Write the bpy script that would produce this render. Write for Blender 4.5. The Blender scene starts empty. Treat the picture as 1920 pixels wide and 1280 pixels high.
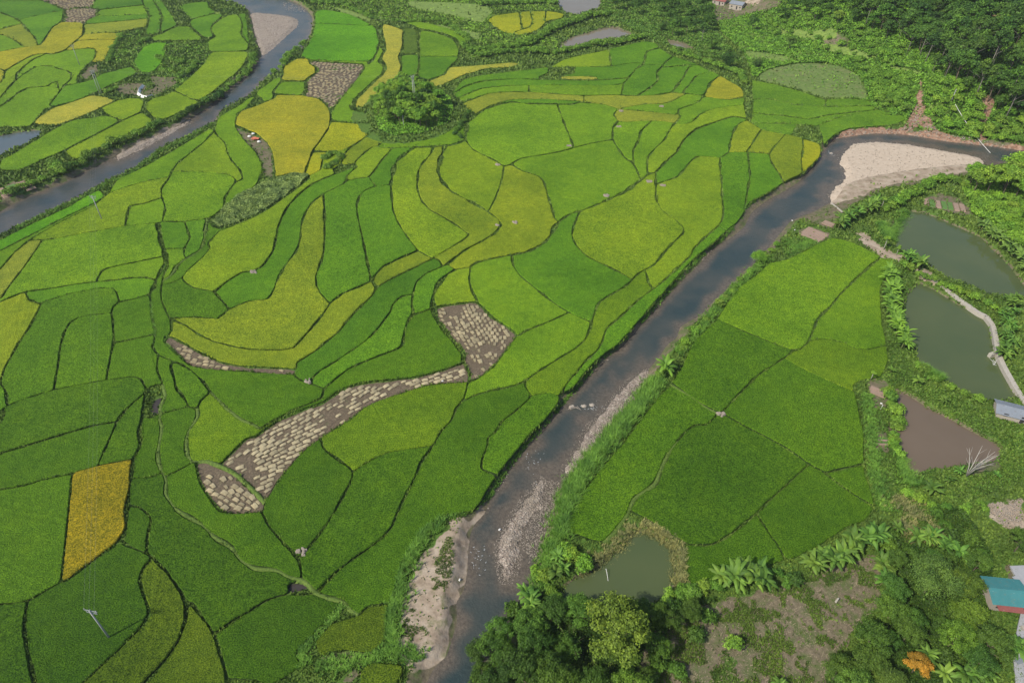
import bpy, bmesh, math, random
import numpy as np
from mathutils import Vector, Matrix, noise as mnoise
S = bpy.context.scene
COL = S.collection
# ---------------------------------------------------------------- camera
cam = bpy.data.cameras.new('camera'); camo = bpy.data.objects.new('camera', cam); COL.objects.link(camo)
cam.lens = 24; cam.sensor_width = 36; cam.clip_end = 6000; cam.clip_start = .5
camo.location = (0, 0, 120); camo.rotation_euler = (math.radians(90-39.4), 0, 0)
S.camera = camo
S.render.resolution_x, S.render.resolution_y = 1024, 682
# ---------------------------------------------------------------- daylight
EL, AZ = math.radians(46), math.radians(36)          # sun height; heading its light travels, from +x towards +y
w = bpy.data.worlds.new('World'); S.world = w; w.use_nodes = True
nt = w.node_tree; sky = nt.nodes.new('ShaderNodeTexSky'); sky.sky_type = 'NISHITA'; sky.sun_disc = False
sky.sun_elevation = EL; sky.sun_rotation = math.atan2(-math.cos(AZ), -math.sin(AZ)); sky.air_density = 1.0; sky.dust_density = 2.0
bg = nt.nodes['Background']; bg.inputs[1].default_value = .12
nt.links.new(sky.outputs[0], bg.inputs[0])
sd = bpy.data.lights.new('sun', 'SUN'); sd.energy = 3.6; sd.angle = math.radians(.55); sd.color = (1, .93, .79)
so = bpy.data.objects.new('sun', sd); COL.objects.link(so); so.location = (-200, -150, 300)
so.rotation_euler = Vector((math.cos(AZ)*math.cos(EL), math.sin(AZ)*math.cos(EL), -math.sin(EL))).to_track_quat('-Z', 'Y').to_euler()
S.view_settings.view_transform = 'Standard'; S.view_settings.look = 'None'
S.view_settings.exposure = 0.18; S.view_settings.gamma = 1
# ---------------------------------------------------------------- traced survey of the valley floor
# n narrow bund, w wider bund, d ditch, g broad grassy bund, e crop edge   (points are where the line meets the ground)
LINES = """
e 0,4 20,3 50,2 77,1 100,10 120,19 150,15 172,15 185,18
e 77,1 77,-20
n 37,38 70,30 100,24 120,21
n 0,24 18,30 37,39 50,54 67,72 71,83
n -5,57 20,50 40,45
n 121,21 118,41 100,51 92,62 80,81 75,86 47,89 30,92 0,98
n 0,65 15,69 32,79 47,89
n 118,43 150,43 157,45
n 157,45 157,66 140,80 121,96 100,102 82,101 62,104 32,120 10,134 0,129
n 10,134 7,147 0,156
w 0,185 15,167 30,150 50,136 67,126 85,124 100,126 117,131 132,136
n 30,150 31,140 45,125 65,110 85,102
w 0,200 15,191 32,176 50,166 65,164 90,162
n 90,162 95,157 107,153
n 107,153 112,172
n 145,151 147,142 155,132 165,122 172,117 180,105 179,91 160,91 125,95
n 157,66 175,64 212,62 227,65 225,75 207,90 199,110 192,117 172,117
n 147,77 175,75 217,75
n 100,200 92,197 112,172 120,161 147,156 172,150 190,139 225,130 247,125 261,136 237,147 215,156 192,167 175,176 140,190 100,200
n 132,136 135,148 120,161
n 145,151 147,156
n 0,240 5,237 57,238 67,225 85,205 100,200
n 62,232 72,220 100,202 140,190 175,177 220,188 187,203 150,220 105,236 62,232
n 187,203 217,190 240,184 267,185 270,192 265,210 230,226 202,216 187,203
n 273,205 272,195 285,185 312,178 327,170 360,186 375,190 357,202 335,212 300,227 285,217 273,205
n 327,170 350,150 370,132 380,122 395,100 400,98 465,97 467,105 450,132 425,152 400,172 377,188 360,186
n 390,77 397,75 405,70 396,60 397,50 410,40 425,31 445,27 452,37 455,50 452,65 460,75 467,85 465,96 400,98 390,95 390,77
n 447,27 462,25 466,50 468,75 468,84 460,75
n 341,-25 341,2 332,12
n 121,17 118,43
n 332,12 357,6 390,3 395,15 407,25 357,37 346,24 332,12
n 357,38 407,26 420,30 400,45 395,57 401,70 385,72 372,62 356,49 357,38
n 287,0 300,20 304,30 302,45 300,62 333,49 325,32 315,17 302,0
n 266,0 270,10 277,22 280,32 276,50 271,62 275,66 300,62
n 333,49 356,49
n 390,0 390,3
n 280,73 300,65 333,50 356,50 380,72 375,76 312,77 287,77 280,73
n 248,118 257,102 270,87 287,80 315,80 307,92 312,102 302,120 287,136 262,135 248,118
n 172,15 180,0
n 185,19 268,10
n 185,20 177,32 277,27
n 177,32 165,38 157,45 162,46 279,35
n 157,66 225,60 276,50
n 0,319 0,302 20,292 70,262 105,240 140,225 170,222 202,217 229,226 175,255 115,285 75,302 37,320 0,319
n 117,284 175,255 231,226 266,210 287,225 285,232 250,247 212,265 175,282 142,300 117,284
n 590,22 610,19 655,27 692,45 705,52 712,82 706,100 697,116 582,113 562,105 580,80 590,50 590,22
n 590,45 620,45 655,47 692,49
n 530,140 532,125 557,110 579,111 580,120 592,127 592,137 580,145 572,152 527,151 530,140
n 527,153 572,153 572,170 566,179 515,176 512,172 527,153
n 485,168 512,150 527,142 527,153 512,172 513,185 495,192 487,180 480,177 485,168
n 582,114 690,120 670,147 647,175 630,197 617,206 612,195 597,185 570,180 575,170 573,155 580,145 595,135 597,130 582,120
n 443,222 450,210 480,200 515,186 517,179 566,180 597,186 612,197 620,210 621,225 616,242 597,270 587,282 575,315 571,328 545,325 515,333 515,320 511,287 502,270 480,250 462,243 441,235 443,222
n 620,229 690,234 701,246 675,265 647,282 620,285 590,282
n 587,285 615,285 605,300 602,320 580,330 572,328
n 691,121 698,116 707,100 709,82 717,92 720,97 708,115 720,125 718,137 697,155 665,185 655,205 690,217 691,232 621,227 620,212 630,198
n 716,47 725,47 757,57 755,72 755,90 747,107 753,127 745,150 710,170 705,200 665,204 667,190 697,160 720,140 726,125 715,110 725,92 719,70 716,47
n 760,52 782,55 785,100 755,101 755,87 757,65 760,52
n 750,104 785,102 786,125 781,142 750,150 754,127 750,104
n 786,57 817,62 852,75 861,92 860,110 847,122 830,142 792,152 783,142 787,107 786,57
n 787,106 860,106
n 745,36 805,45 850,57 875,75 877,90 865,87 855,72 830,62 787,54 755,41 745,36
n 790,159 835,140 840,126 870,125 905,122 960,117 975,120 962,126 917,127 870,140 850,150 825,162 812,162 790,159
n 914,37 927,29 960,25 992,22 1022,21 1060,27 1055,35 1025,40 1015,52 997,62 972,66 942,60 925,50 914,37
n 975,23 977,44
n 995,22 999,44 992,52 965,60
n 1024,21 1022,40
w 842,182 871,162 905,152 960,148 1040,150 1120,151 1179,146
w 852,190 870,179 905,165 960,160 1060,160 1150,161 1170,156
w 860,195 890,185 915,175 960,172 997,173 1095,180 1145,178 1195,180 1235,178 1260,173 1290,176
w 992,160 992,172
n 1095,180 1095,191
n 850,181 868,196 880,185
n 864,194 893,214
d 873,262 875,240 880,225 905,208 930,198 960,191 985,195 1072,196
w 1072,196 1087,192 1115,194 1135,196 1160,204
w 890,215 917,199 960,186 1020,186 1087,190
n 874,238 868,222 855,238 830,252 800,262 760,268 722,265
w 1046,199 1060,237 1075,272 1076,277
n 1076,277 1110,268 1149,262
n 960,307 975,297 1027,289 1065,281 1076,277
w 873,262 885,280 920,297 930,302 945,312 960,308 977,320 1010,330 1020,340 1027,365 1035,390 1040,410 1047,416
n 945,312 942,335 930,370 916,396
w 1149,262 1149,240 1155,232
w 1149,262 1160,280 1172,297 1186,304 1195,320 1199,332
n 1158,206 1150,215 1160,228 1167,229 1235,226 1266,231
n 1167,205 1210,209 1267,215
w 1220,229 1202,245 1197,265 1187,282 1188,304
w 1272,212 1276,220 1265,232 1255,245 1247,262 1225,282 1214,297 1214,322
w 1400,223 1375,218 1322,236 1305,242 1282,262 1270,285 1247,305 1229,324
w 1230,345 1245,340 1270,332 1282,319 1297,300 1310,292 1340,294 1350,297 1367,286 1369,270 1375,247 1385,232 1400,226
w 1350,297 1351,320 1354,345 1354,370 1357,395 1355,412 1347,424
w 1402,288 1406,320 1406,335 1402,355 1399,375 1397,395
n 1367,286 1400,285 1435,288 1443,290
n 1401,284 1410,270 1427,244
e 1400,226 1427,242 1440,246 1472,252 1505,260 1540,271 1540,287 1535,297 1515,317 1500,328 1469,342 1440,362
n 1472,253 1455,272 1442,289 1447,307 1462,327 1469,342
n 1505,260 1506,282 1502,300 1505,324
e 1032,126 1060,110 1135,94 1210,77 1230,82 1237,90 1260,105 1310,122 1335,135 1350,142 1392,165 1397,185 1395,197 1401,226
n 1032,126 1147,125 1177,119 1207,118
n 1142,95 1147,125
w 1237,90 1212,97 1210,107 1207,120 1192,130 1179,146 1170,156
w 1207,122 1240,121
n 1170,156 1165,178
n 1290,176 1320,180
w 1262,106 1250,115 1240,127 1230,137 1235,150 1222,163 1195,180
w 1240,127 1272,124 1310,121
w 1310,122 1292,125 1282,145 1260,173
w 1335,135 1305,142 1295,157 1282,171
w 1350,142 1332,155 1320,180 1310,192 1272,205 1272,212
w 1320,181 1345,185 1370,187 1396,182
w 1395,197 1370,200 1335,205 1312,215 1299,229 1282,235 1265,232
n 1285,177 1260,190 1242,195 1210,195 1165,203
e 1032,126 960,135 900,142 866,150 842,182
n 1030,126 1028,137 1012,144
n 1077,130 1076,138 1060,141
n 1052,143 1120,144 1120,150 1052,148 1052,143
e 1410,150 1440,155 1500,170 1545,187 1600,185 1635,190 1640,205 1690,215 1700,225 1680,235 1590,240 1560,256 1545,274
n 1408,150 1412,190 1408,226
w 1410,187 1440,185 1490,197 1545,200 1630,199
n 1549,187 1548,200
w 1408,210 1440,215 1472,217 1515,224 1555,215 1640,206
w 1412,230 1490,232 1535,236 1552,229 1575,220 1610,214 1690,217
n 1535,237 1545,272
n 1494,238 1488,247 1485,254
d 873,262 850,272 780,277
n 701,246 712,260 722,265 705,275 735,278 780,275
w 780,276 812,277 834,275 850,272
d 780,275 755,292 742,305 738,320 733,347
w 733,347 735,370 737,395 745,415 760,440 784,470
w 735,278 725,290 712,305 702,320 692,332 670,335 650,339
n 699,275 685,285 667,302 665,307 640,308 625,318
n 675,265 650,283 641,300 640,308
w 650,339 642,347 620,357 602,367 585,380 572,400 565,422 564,445 557,470 537,495 522,520 512,547 502,561 480,562 460,566 430,580 410,597
e 670,312 642,321 615,332 585,345 560,365 540,387 527,412 521,427 517,452 512,472 492,500 477,508 455,510 430,525 402,547
n 665,307 670,312 650,330 650,339
n 692,332 697,340 705,350
w 607,366 609,395 609,445 607,477 600,497 592,517 594,537 605,555 619,569
w 619,569 605,590 580,620 557,645 550,652
n 550,652 530,656 480,655 450,652 400,640 370,625 345,608 325,600
w 619,568 642,550 667,540 696,527
w 696,527 692,505 685,470 677,432 671,407 669,385 675,367 687,356 705,350 733,347
w 784,470 755,482 717,500 697,525 706,539
n 784,470 810,484
n 812,484 824,488 830,500
w 812,277 810,287 792,307 785,320 784,332 782,352 790,377 807,395 830,407 855,422 872,435 880,440 870,450 842,467 812,484
n 812,484 780,500 755,512 725,527 706,539
w 706,539 697,555 675,575 650,602 635,622 612,640 595,655 557,679
d 834,275 827,295 822,315 822,325 830,342 847,360 880,377 915,397 935,412 940,422
w 940,422 930,437 905,452 875,467 855,482 837,497 800,512 782,527 777,540 775,552
w 775,552 752,555 737,570 732,585 705,620 685,640 630,677 600,695 587,707
w 775,552 772,570 776,587 762,607 757,630 757,642 750,652 715,665 685,677 655,690 635,705 615,722 607,730 605,742
n 776,590 812,577
d 855,505 837,515 820,535 812,555 812,575 817,597 837,622 852,640 870,662 868,676
n 855,505 840,497
w 882,500 880,527 885,545 895,562
n 855,505 882,500
d 882,500 892,492 920,485 955,478 990,472 1022,455 1035,437 1042,422 1052,412 1070,400 1100,392 1135,377 1172,360 1192,345 1215,327 1229,324
w 812,576 830,572 895,563 920,592 960,617 970,628 957,645 940,667 925,687 905,702 890,712 877,715
w 960,480 962,497 975,517 1010,545 1035,565 1065,585 1105,602
w 1065,586 1035,600 985,620 970,630
w 1087,398 1077,420 1072,440 1080,460 1102,482 1135,497 1165,512 1182,522
w 1229,326 1230,360 1231,377 1242,395 1265,412 1282,427 1282,437 1260,457 1242,477 1227,497 1197,512 1185,525 1172,537 1145,552 1122,567 1115,585 1107,615 1097,637 1080,652 1047,672 1010,695 982,715 960,724 917,732 885,742 872,750
w 1347,424 1322,445 1300,467 1295,480 1260,512 1235,535 1225,542 1197,562 1160,597 1137,615 1130,640 1120,657 1095,680 1080,700 1065,715 1050,742
w 1212,512 1217,532 1225,542
n 1347,424 1362,433
e 1440,362 1405,380 1397,395 1385,415 1365,432 1350,445 1330,462 1305,482 1272,517 1237,557 1197,602 1172,632 1160,645 1122,672 1095,700 1080,722 1052,740 1047,757 1022,787 992,815 960,857 942,877 930,895 915,915 905,935 890,957 830,967
n 993,742 1030,735 1050,742
n 985,715 985,725 995,737 995,745 965,772 940,790 930,810 915,820 915,835 905,857 902,877 910,882 930,890
w 878,716 871,745 855,767 847,787 827,807 812,835 790,865 780,890 762,927 747,957 735,987 715,1010 665,1045 635,1067 597,1107
w 602,822 605,840 665,882 655,910 627,960 610,987 580,1025 567,1040
n 665,882 695,862 730,846 812,835
w 870,678 830,693 780,706 730,711 675,717 640,729 605,754 567,767 530,782 495,804 480,817 462,819 425,857 412,870
g 360,865 387,862 412,872 437,884 462,905 482,925 497,942
e 495,940 505,927 525,895 567,845 605,817 655,787 680,765 705,752 755,735 805,720 877,715
n 868,676 882,700 878,716
e 367,870 375,905 392,932 414,959 440,962 480,959 494,957 497,942
e 307,640 325,657 350,680 365,687 405,692 480,697 552,702 556,690 480,687 450,685 410,677 370,657 340,640 325,632 310,628 307,640
w 557,679 556,690
n 552,702 562,712 587,720 605,727
w 487,803 535,775 570,760 605,745
w 77,570 67,592 55,615 37,640 22,667 10,687 2,712 3,720
w 48,547 54,562 70,567 77,570
w 0,566 25,555 50,546 100,540 150,531 217,525 250,520 275,520 292,525
n 80,567 112,556 150,546 190,540 212,539 220,550 224,566
w 224,566 250,560 280,552 287,542
d 295,420 300,455 310,480 309,495 300,510 292,527 287,542
w 224,566 212,575 209,587 212,600 214,640 207,670 200,712
w 207,587 175,590 145,596 130,607 120,625 114,647 109,690 101,730
n 215,642 232,639 289,627
e 282,555 285,595 291,620 290,640 285,648 297,665
e 303,535 302,560 312,585 322,602 322,620 307,640
e 300,418 304,450 313,475 316,495 307,515 303,535
n 182,525 190,510 197,504 225,497 275,487 306,481
n 55,450 100,449 150,439 200,430 237,424 295,418 305,415 345,416 387,410 400,405
n 235,423 242,386 270,382 303,371
n 317,335 302,355 304,370 311,390 305,414
e 402,246 382,267 357,287 332,307 322,322 317,335
n 322,322 375,322 425,326 442,335 442,342 430,357 421,372 421,390 400,405
n 402,246 410,257 422,267 427,287 435,302 450,317 456,335 442,342
e 402,246 405,230 412,217 440,203 465,185 478,180
e 478,182 465,200 443,215
e 441,237 455,258 482,287 492,310 492,320 482,347 445,370 421,390
e 0,470 50,445 120,408 170,385 198,368 187,356 172,362 120,392 50,424 0,450
e 205,360 215,339 252,321 275,310 325,282 375,252 397,240 402,246
n 205,362 240,350 275,340 317,332
e 0,505 25,475 55,450 120,413 175,387 205,362
n 80,450 50,495 15,540 2,560
n 347,417 352,432 357,445 347,465 345,477 350,484
g 388,412 385,435 382,455 375,470 350,484 332,497 322,515 305,527
n 314,466 345,465
n 480,407 425,430 410,435 390,457 395,465 382,482 355,505 342,520 345,527 362,540 402,547
e 395,417 400,425 415,430 440,422 480,407 520,382 560,352 580,337
n 303,535 330,528 343,520
w 402,547 430,579
n 322,597 350,595 375,595 410,598
n 297,665 294,690 302,712 305,720
w 335,680 321,680 321,690 327,707 330,727 347,747 354,762 312,772 300,775
w 335,680 360,695 382,715 395,735
g 395,735 425,765 450,785 477,796 487,803
n 395,735 377,750 370,765
n 354,762 370,765
g 370,765 372,780 352,810 349,830 352,855 362,866
g 305,720 311,740 301,762 302,775 299,785 304,800 301,820 296,847 297,865 304,885 312,900 310,927 330,955 375,980 400,1005 435,1025 450,1050 477,1065 517,1067 542,1082 572,1087 580,1095 592,1112 617,1120 645,1127 655,1140 672,1152
n 362,866 342,877 312,892
n 304,886 282,895 248,896
n 297,665 320,675 335,680
d 302,720 292,720 274,730 275,755 267,780 261,810 265,832 250,860 247,885 242,927 237,957 237,990 227,1012
n 305,772 285,783 268,780
w 270,738 237,767 220,790 207,820 185,869
w 220,790 175,797 125,812 75,827 0,850
w 274,728 265,710 250,705 200,712 150,721 100,731 50,746 15,760 0,770
w 3,720 12,735 14,757
n 10,772 0,795
n 250,860 185,872 135,886 134,915 129,957 120,1047 115,1089
n 135,887 75,900 45,910 0,917
w 227,1012 175,1050 122,1090 115,1089
w 115,1089 62,1120 52,1125 45,1172 50,1210 57,1242 66,1280 66,1290
n 0,1132 25,1130 52,1125
w 227,1014 250,1027 275,1036 286,1044
n 242,946 262,950 275,960 285,972 277,1005 276,1036
w 286,1044 267,1067 262,1087 272,1120 282,1150 265,1175 225,1215 185,1252 145,1290
w 286,1044 312,1070 335,1102 350,1130 349,1160 335,1200 310,1237 262,1290
w 350,1130 362,1132 395,1177 407,1200 415,1230 425,1265 425,1290
w 410,1182 450,1155 480,1137 505,1122 540,1112 592,1112
n 425,1272 480,1274 510,1290
w 490,957 505,987 530,1015 562,1047 567,1087
n 672,1152 690,1135 730,1130
e 830,967 792,992 755,1052 740,1110 730,1130 725,1185 717,1210 692,1224 637,1217 600,1232 587,1202 620,1167 660,1155 672,1152
w 642,1128 610,1165 562,1215 556,1225 570,1247 500,1290
e 672,1290 675,1255 697,1240 755,1242 760,1255 740,1290
g 1257,719 1285,737 1322,762 1345,774 1355,774
w 1345,777 1325,797 1305,795 1287,807 1270,827
g 1270,827 1255,847 1240,877 1230,907 1190,932 1180,955 1157,992 1132,1017
w 1357,770 1385,740 1417,707 1440,691 1470,672 1487,657
w 1357,777 1372,785 1397,800 1440,821 1477,842 1517,870 1547,886 1580,912 1615,935 1642,951
n 1517,870 1465,917 1440,940 1420,961 1365,1005 1340,1019 1315,1022 1288,1019
n 1420,963 1440,995 1460,1022 1472,1047
e 1256,722 1230,747 1205,782 1172,825 1135,867 1100,912 1075,957 1062,975 1062,997 1085,1003 1110,1012 1132,1017
n 1472,672 1515,697 1560,717 1602,735
w 1345,598 1385,617 1440,640 1487,657 1500,655 1517,640 1532,600 1540,590 1560,572 1575,552 1600,527 1630,500 1652,482
n 1519,638 1545,634 1580,640 1600,652 1627,655 1662,646
e 1257,719 1282,682 1297,642 1320,620 1345,598 1360,572 1385,537 1420,515 1440,493 1477,487 1527,460 1560,445 1602,455 1652,482 1680,490 1652,535 1652,570 1655,605 1662,640 1668,680 1652,707 1615,712 1600,722 1602,735 1610,765 1620,815 1620,870 1625,895 1637,927 1642,951
n 1547,886 1590,876 1620,870
e 1642,951 1627,975 1590,987 1547,1017 1502,1042 1440,1060 1385,1080 1345,1085 1290,1097 1286,1060 1288,1019
n 540,1094 560,1090 581,1097 581,1105 543,1113 540,1094
e 1288,1019 1240,990 1197,965 1180,955
"""
# region: x,y (a point inside), colour key, level in dm, label
PADDY = """
30,2 d 0|thin dark green paddy strip at the very top left corner
45,17 d 1|dark green paddy left of the topmost straw-strewn plot
20,42 l 0|pale green paddy on the left edge beside the pinkish plot
90,45 g 2|mid green paddy curving round the golden plot at upper left
25,62 k 0|pinkish khaki paddy between two green plots at upper left
15,83 l 0|olive green wedge on the left edge above the golden plot
90,80 Y 2|large golden ripe plot in the upper left with a wavy edge
3,139 Y 0|tiny golden corner plot on the left edge
18,145 y 1|narrow yellow-green crescent under the golden plot's lower edge
160,110 l 0|light green paddy holding the thin single pole
190,85 Y 1|small golden hooked plot right of the single pole
190,70 Y 2|small golden sliver above the hooked golden plot
50,150 l 1|light green paddy between two dark curved bunds at left
170,165 g 0|mid green strip left of the twin concrete pole
50,225 l 0|pale green paddy bordering the small left pond
227,204 y 0|yellowish paddy below the allotment with the white sheeting
310,202 y 0|yellow-green paddy right below the white sheeting
400,140 y 1|long yellow-green paddy beside the river hedge at upper left
430,75 l 2|light green rounded paddy near the far gravel bar
463,55 g 0|narrow green paddy beside the far gravel bar
370,20 g 0|bright green quadrilateral paddy near the far river bend
385,50 g 2|green paddy below the quadrilateral one by the far bend
310,30 g 1|tall green paddy strip, second from the right of three at the top
136,206 K 0|rough golden weedy patch beside the small left pond
1589,193 v 1|green terrace reaching into the bushes on the weedy slope
283,40 g 0|tall green paddy strip, leftmost of three at the top
330,66 l 1|light green paddy just above the weedy allotment at upper left
285,105 b 0|vivid green oval paddy left of the weedy allotment
225,8 d 2|dark green paddy right of the topmost straw-strewn plot
230,23 l 0|light green band under the dark paddy at the top left
230,36 g 1|narrow green band above the khaki band at upper left
210,52 k 0|khaki band above the golden hooked plot
100,270 l 1|long light green paddy beside the small left pond
200,260 y 0|long yellow-green paddy along the river hedge at left
640,80 b 1|large vivid emerald paddy beside the river bend
640,33 b 2|narrow vivid emerald strip at the top of the big emerald paddy
550,125 Y 1|small square golden plot left of the straw-strewn plot
545,165 l 0|small light green plot under the square golden plot
505,170 l 0|light green wedge at the river edge beside the square golden plot
540,230 Y 2|largest golden ripe field, beside the orange tarpaulin
645,255 Z 1|bright yellow plot right of the largest golden field
595,303 Z 0|small bright yellow tongue above the shrub clump
660,180 l 0|light green boot-shaped paddy right of the straw-strewn plot
740,120 K 2|winding khaki strip left of the twin pole and tree mound
770,80 w 0|small dark weedy plot right of the winding khaki strip
768,125 g 0|dull green plot under the weedy plot
825,85 l 1|light green plot, upper half of the rounded terrace by the shrubs
820,130 g 0|dull green plot, lower half of the rounded terrace by the shrubs
820,52 l 2|light green crescent along the top edge of the rounded terrace
900,126 K 0|long thin golden curl right above the tree mound
940,40 Z 0|small yellow plot, leftmost of the four below the upper pond
985,38 Z 1|small yellow plot, second of the four below the upper pond
1008,40 Z 0|curved yellow plot, third of the four below the upper pond
1040,30 Z 2|pointed yellow plot, rightmost of the four below the upper pond
985,140 g 1|long green terrace, uppermost of the thin curving ones
950,154 g 0|long green terrace, second from the top of the thin curving ones
1085,147 K 0|short pale golden bar lying in the thin green terraces
930,168 l 0|long green terrace, third from the top of the thin curving ones
1000,190 g 1|narrow green terrace hugging the ditch above the oval paddies
1116,137 g 0|green terrace strip around the short pale golden bar
1267,117 g 1|small green terrace wedge under the dark bamboo clump
1030,167 l 1|green terrace section in the middle of the thin curving ones
1000,180 k 0|long khaki green terrace above the big oval paddies
960,250 l 1|big oval pale green paddy right of the tree mound ditch
1110,230 l 0|big pale green paddy with the rock pile at its lower left
1090,350 l 0|broad green paddy in the centre above the long curving ditch
1120,187 k 0|khaki green terrace between the thin terraces and oval paddies
1175,260 l 1|narrow light green paddy beside the grey rock heap
1225,250 l 0|long light green paddy, second of the fan of narrow paddies
1250,280 y 2|long yellow-green paddy in the middle of the fan of narrow paddies
1310,275 g 0|mid green paddy in the fan with a broad rounded foot
1340,195 l 0|light green terrace under the yellow triangular plot
1385,270 u 1|khaki gold plot, leftmost of the four by the river bend
1430,265 o 0|khaki gold plot, second of the four by the river bend
1480,285 o 2|khaki gold plot, third of the four by the river bend
1520,285 Z 0|bright yellow plot at the river bend, rightmost of four
1435,325 g 0|green paddy below the four golden plots by the bend
1380,340 g 1|tall green paddy left of the riverside corner
1300,370 y 0|large yellow-green paddy leading down to the riverside strip
1090,110 y 0|yellow-green wedge below the brown upper pond
1180,100 g 1|green paddy below the brown upper pond, right of the wedge
1225,108 g 0|small green terrace at the head of the stepped fan
1215,135 g 1|green stepped terrace, leftmost of the fan under the shrubs
1255,145 g 0|green stepped terrace, second of the fan under the shrubs
1310,130 g 0|green stepped terrace, third of the fan under the shrubs
1310,160 g 2|green stepped terrace left of the yellow triangular plot
1360,168 Y 0|yellow triangular plot beside the footpath
1295,185 l 0|green terrace sliver beneath the stepped fan
1480,180 v 0|bluish green terrace, uppermost on the weedy slope
1480,207 v 1|bluish green terrace, second down on the weedy slope
1500,224 v 0|bluish green terrace, third down on the weedy slope
1620,225 v 2|bluish green terrace above the red soil bank
1465,240 v 0|narrow bluish green terrace above the golden plots
826,264 l 0|light green band curling under the tree mound
675,285 o 0|khaki plot above the dark shrub clump
660,325 y 0|thin yellow-green strip running down past the maize patch
720,330 g 0|green paddy left of the dark curved ditch at centre
550,430 g 0|long bright green winding paddy right of the yellow riverbend plot
580,500 o 1|long khaki boot-shaped paddy in the centre left
640,450 g 1|tall green paddy right of the khaki boot
720,430 g 2|tall green shield-shaped paddy left of the golden curves
750,500 o 0|narrow golden khaki paddy under the green shield
820,430 y 1|yellow curved paddy, inner of the two in the centre
850,380 o 2|khaki yellow curved paddy, outer of the two in the centre
880,330 y 0|broad yellow-green paddy left of the thin diagonal bund
980,400 u 0|yellow paddy with a small grey rock heap in it
660,570 o 0|khaki paddy between green curves running to the stubble
720,570 d 0|dark green long paddy sweeping down to the drain
700,650 g 1|green long paddy parallel to the dark green one
855,535 y 0|small olive paddy above the square straw-strewn plot
790,640 q 0|green paddy left of the square straw-strewn plot
810,520 g 1|thin green paddy beside the winding ditch at centre
950,560 l 0|light green paddy right above the square straw-strewn plot
1060,510 g 0|patchy vivid green paddy in the centre with dark gaps
1170,440 y 1|large round yellow-green paddy left of the river
1020,640 l 0|light green paddy right of the square straw-strewn plot
1150,580 t 0|long yellow-green strip beside the riverside strip
1190,590 g 1|narrow bright green strip along the river's left edge
950,840 q 1|mid green paddy at the dark river bank with a notch
740,780 t 0|large pale olive green paddy below the long straw strip
580,900 m 0|deep green paddy right of the long straw strip's tail
720,920 m 1|deep green paddy with a pointed top in the lower middle
800,930 m 0|long mid green paddy left of the sand flat
380,567 q 1|dull green paddy left of the long khaki boot
450,470 y 2|large yellow-green paddy below the maize patch
400,375 l 1|broad light green paddy left of the maize patch
460,300 l 0|light green strip left of the orange tarpaulin
385,295 y 0|olive yellow triangular paddy near the upper river
265,335 l 0|olive paddy along the upper river's near bank
250,370 y 1|yellow paddy with the leaning lone pole at its foot
270,400 l 0|small light green square paddy below the yellow one
150,490 l 1|very large light green paddy at left with faint rows
25,510 k 0|pinkish yellow strip on the left beside the very large paddy
15,470 l 0|light green sliver at the left edge below the river strip
92,413 b 0|bright green strip on the upper river's near bank
250,505 l 0|light green low paddy left of the dark curved ditch
250,540 g 0|mid green paddy at the bend of the dark ditch
150,570 q 1|green curved paddy with an arched bund at left
25,610 u 0|golden green paddy cut by the left edge
160,650 q 1|green arched paddy with a rounded top at left
250,590 q 0|square green paddy left of the weedy channel
245,670 q 0|green paddy beneath the square one by the weedy channel
3,740 g 0|tiny green paddy sliver at the left edge
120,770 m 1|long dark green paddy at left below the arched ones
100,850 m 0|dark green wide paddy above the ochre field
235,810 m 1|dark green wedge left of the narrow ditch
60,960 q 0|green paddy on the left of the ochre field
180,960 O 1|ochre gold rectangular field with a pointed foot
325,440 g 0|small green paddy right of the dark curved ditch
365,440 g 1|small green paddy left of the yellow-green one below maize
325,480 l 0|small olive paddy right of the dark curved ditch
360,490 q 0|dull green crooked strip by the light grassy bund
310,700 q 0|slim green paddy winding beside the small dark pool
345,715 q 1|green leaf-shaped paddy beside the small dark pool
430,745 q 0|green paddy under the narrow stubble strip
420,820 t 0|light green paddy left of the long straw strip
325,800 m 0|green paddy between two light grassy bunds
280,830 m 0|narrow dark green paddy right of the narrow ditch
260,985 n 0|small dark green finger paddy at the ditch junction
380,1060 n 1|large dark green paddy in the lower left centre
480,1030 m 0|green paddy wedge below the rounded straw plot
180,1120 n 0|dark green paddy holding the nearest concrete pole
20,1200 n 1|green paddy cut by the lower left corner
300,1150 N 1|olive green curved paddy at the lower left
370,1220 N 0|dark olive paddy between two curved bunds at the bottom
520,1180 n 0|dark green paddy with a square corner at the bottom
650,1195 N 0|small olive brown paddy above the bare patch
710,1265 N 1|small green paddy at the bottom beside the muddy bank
1320,700 q 1|light green paddy by the lone banana plant
1450,550 l 1|large light green paddy right of the river, uppermost
1600,570 l 0|light green paddy beside the row of bananas
1570,690 t 0|yellowish paddy beside the row of bananas
1520,800 q 2|large green paddy left of the brown pond
1200,850 q 1|long mid green paddy beside the riverside reeds
1350,890 m 1|largest deep green paddy right of the river
1500,950 m 0|deep green paddy at the corner above the garden
1600,905 m 0|small dark weedy triangle below the large green paddy
1400,1040 m 0|dark green paddy above the row of bananas and clearing
"""
HARVEST = """
130,5|topmost straw-strewn plot at upper left
140,32|small straw-strewn plot touching the golden plot at upper left
630,150|straw-strewn plot beside the square golden plot
890,640|square straw-strewn plot in the middle
600,760|long straw-strewn strip sweeping through the middle
430,920|small rounded straw-strewn plot at the strip's tail
430,683|narrow stubble strip under the olive gold terraces
"""
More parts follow.
